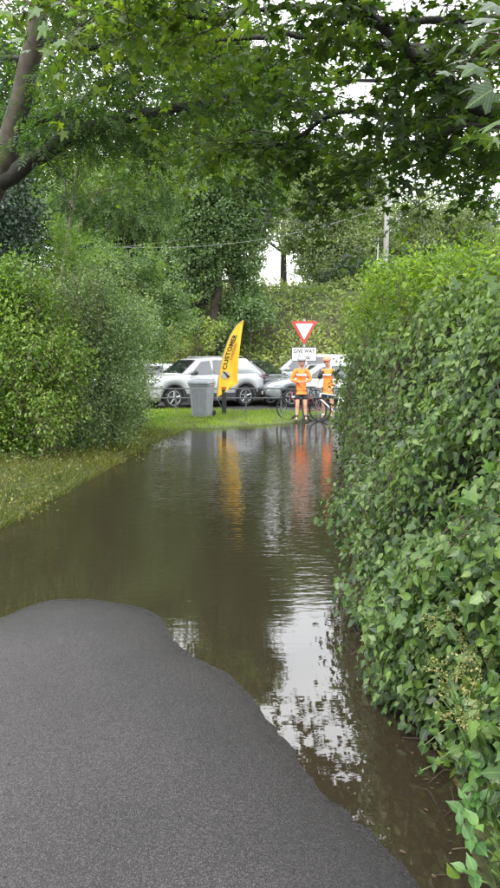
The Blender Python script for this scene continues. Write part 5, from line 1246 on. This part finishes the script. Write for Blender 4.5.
    st_ = MB(); st_.tube([(hx - .085, hy, 1.68), (hx - .06, hy - .03, 1.56), (hx, hy - .05, 1.52), (hx + .06, hy - .03, 1.56), (hx + .085, hy, 1.68)], .006, 4); st_.build('chin_strap', M_ink, e, True)
    hr = MB(); hr.ell((hx, hy + .03, 1.665), (.083, .088, .06)); hr.build('hair', M_hair, e, True)
    return e
p1x = at(301, RY - .15); z1 = gz(p1x, RY)
J1 = dict(head=(0, -.03), elL=(-.26, .0, 1.14), elR=(.26, .0, 1.14), wrL=(-.075, -.22, 1.10), wrR=(.07, -.23, 1.12), palmL=(0, -.4, 1), palmR=(0, -.4, 1),
          knL=(-.10, -.03, .50), knR=(.115, -.02, .50), anL=(-.115, .0, .10), anR=(.14, .02, .10))
person('rider in long sleeved orange jersey and pale helmet standing with hands together by the sign', (p1x, RY - .22, z1 - .0), R(4), J1, M_or, M_shorts, M_helm, 'long', M_shorts)
J2 = dict(head=(-.035, -.01), elL=(-.27, .02, 1.14), elR=(.29, .02, 1.13), wrL=(-.26, -.22, 1.02), wrR=(.14, -.26, .93), palmL=(1, 0, 0), palmR=(1, 0, 0),
          knL=(-.12, -.02, .50), knR=(.12, -.03, .50), anL=(-.13, .02, .10), anR=(.14, .0, .10))
p2x = at(328.5, RY + .2)
person('rider in orange vest with dark sleeves and coral helmet standing beside the hedge', (p2x, RY + .28, gz(p2x, RY) + .02), R(-16), J2, M_or, M_shorts, M_helm2, 'short', M_wcloth, gilet=True)

# ---- utility pole, wires, parapet, rubble wall --------------------------------
UY = 33.0; pb = P(384, 330, UY); pt = P(384, 178, UY); gzp = gz(pb.x, UY)
e = empty('utility_pole', (pb.x, UY, gzp), label='pale utility pole with a small crossarm bracket standing above the right hedge', cat='utility pole'); H = pt.z - gzp
b = MB(); b.tube([(0, 0, -.2), (0, 0, H)], [.15, .11], 12); b.build('pole', M_wood, e, True)
zc_ = P(384, 263, UY).z - gzp; b = MB(); b.box((0, -.14, zc_), (1.15, .09, .09)); b.tube([(-.5, -.14, zc_), (0, -.14, zc_ - .30)], .02, 5); b.tube([(.5, -.14, zc_), (0, -.14, zc_ - .30)], .02, 5); b.build('crossarm', M_galv, e, kind='stuff')
b = MB(); b.tube([(-.46, -.14, -.1), (-.42, -.14, zc_ + 1.2)], .022, 8); b.build('cable_duct', M_galv, e, True)
for k in (-.45, 0, .45):
    b = MB(); b.ell((k, -.14, zc_ + .10), (.04, .04, .07), 8, 6); b.build('insulator', M_plate, e, True)
def wire(label, a, b_, sag, r=.012):
    a, b_ = Vector(a), Vector(b_); w = MB(); n = 20
    w.tube([a.lerp(b_, i / n) - Vector((0, 0, sag * 4 * (i / n) * (1 - i / n))) - a for i in range(n + 1)], r, 5)
    o = w.build('overhead_cable', mat('cable_grey', (.16, .17, .16), .5), None, True, label=label, cat='cable', group='overhead cables'); o.location = a
wire('upper overhead cable crossing from the utility pole to the trees on the left', P(384, 200, UY), P(95, 250, 27), .25, .011)
wire('lower overhead cable sagging from the utility pole towards the left trees', P(384, 206, UY), P(95, 246, 25), .7, .011)
wire('overhead cable running to the right from the utility pole', P(384, 200, UY), P(560, 180, 27), .3, .011)
QY = 35.5; qa = P(236, 292, QY); qb = P(392, 292, QY)
e = empty('bridge_parapet', (qa.x, QY, qa.z), label='dark rail and parapet running along the top of the embankment', cat='parapet'); W = qb.x - qa.x
b = MB(); b.box((W / 2, 0, -.10), (W, .25, .22)); b.build('girder', M_blackp, e)
b = MB(); b.box((W / 2, 0, .26), (W, .10, .07)); b.build('handrail', M_rail, e)
for i in range(12):
    b = MB(); b.box((W * (i + .5) / 12, 0, .115), (.07, .07, .205)); b.build('post', M_rail, e)
WY = 27.2; wa = P(176, 358, WY); e = empty('rubble_wall', (wa.x, WY, gz(wa.x, WY)), label='rough brown stone retaining wall at the foot of the bank behind the white car', cat='wall')
sm = None; stones = []
for row in range(7):
    x = rng.uniform(-.3, 0)
    while x < 2.6 - row * .06:
        w = rng.uniform(.14, .36); h = .19
        m_ = MB(); q = [(-w * .5, -.1), (-w * .28, -.17), (w * .3, -.16), (w * .5, -.09)]
        m_.v = []; hh = h * .5
        vs = [(x_ + rng.normal(0, .015), y_ + rng.normal(0, .03), z_ * hh * (.80 if i_ in (0, 3) else 1) + rng.normal(0, .015)) for z_ in (-1, 1) for i_, (x_, y_) in enumerate(q + [(w * .5, .15), (-w * .5, .15)])]
        m_.add(vs, [(0, 1, 2, 3, 4, 5), (11, 10, 9, 8, 7, 6)] + [(k, (k + 1) % 6, 6 + (k + 1) % 6, 6 + k) for k in range(6)]); me_ = m_.mesh('stone')
        me_.materials.append(M_stone); o = bpy.data.objects.new('stone', me_); col.objects.link(o); o.parent = e; o.location = (x + w / 2, row * .10 + rng.uniform(-.04, .04), .08 + row * h * .93 + rng.uniform(-.02, .02)); x += w * .96
bk = MB(); bk.box((1.2, .62, .5), (2.2, .4, 1.1), Matrix.Rotation(R(-24), 3, 'X')); bk.build('backing', M_gnd, e)
print('tris', TRI)
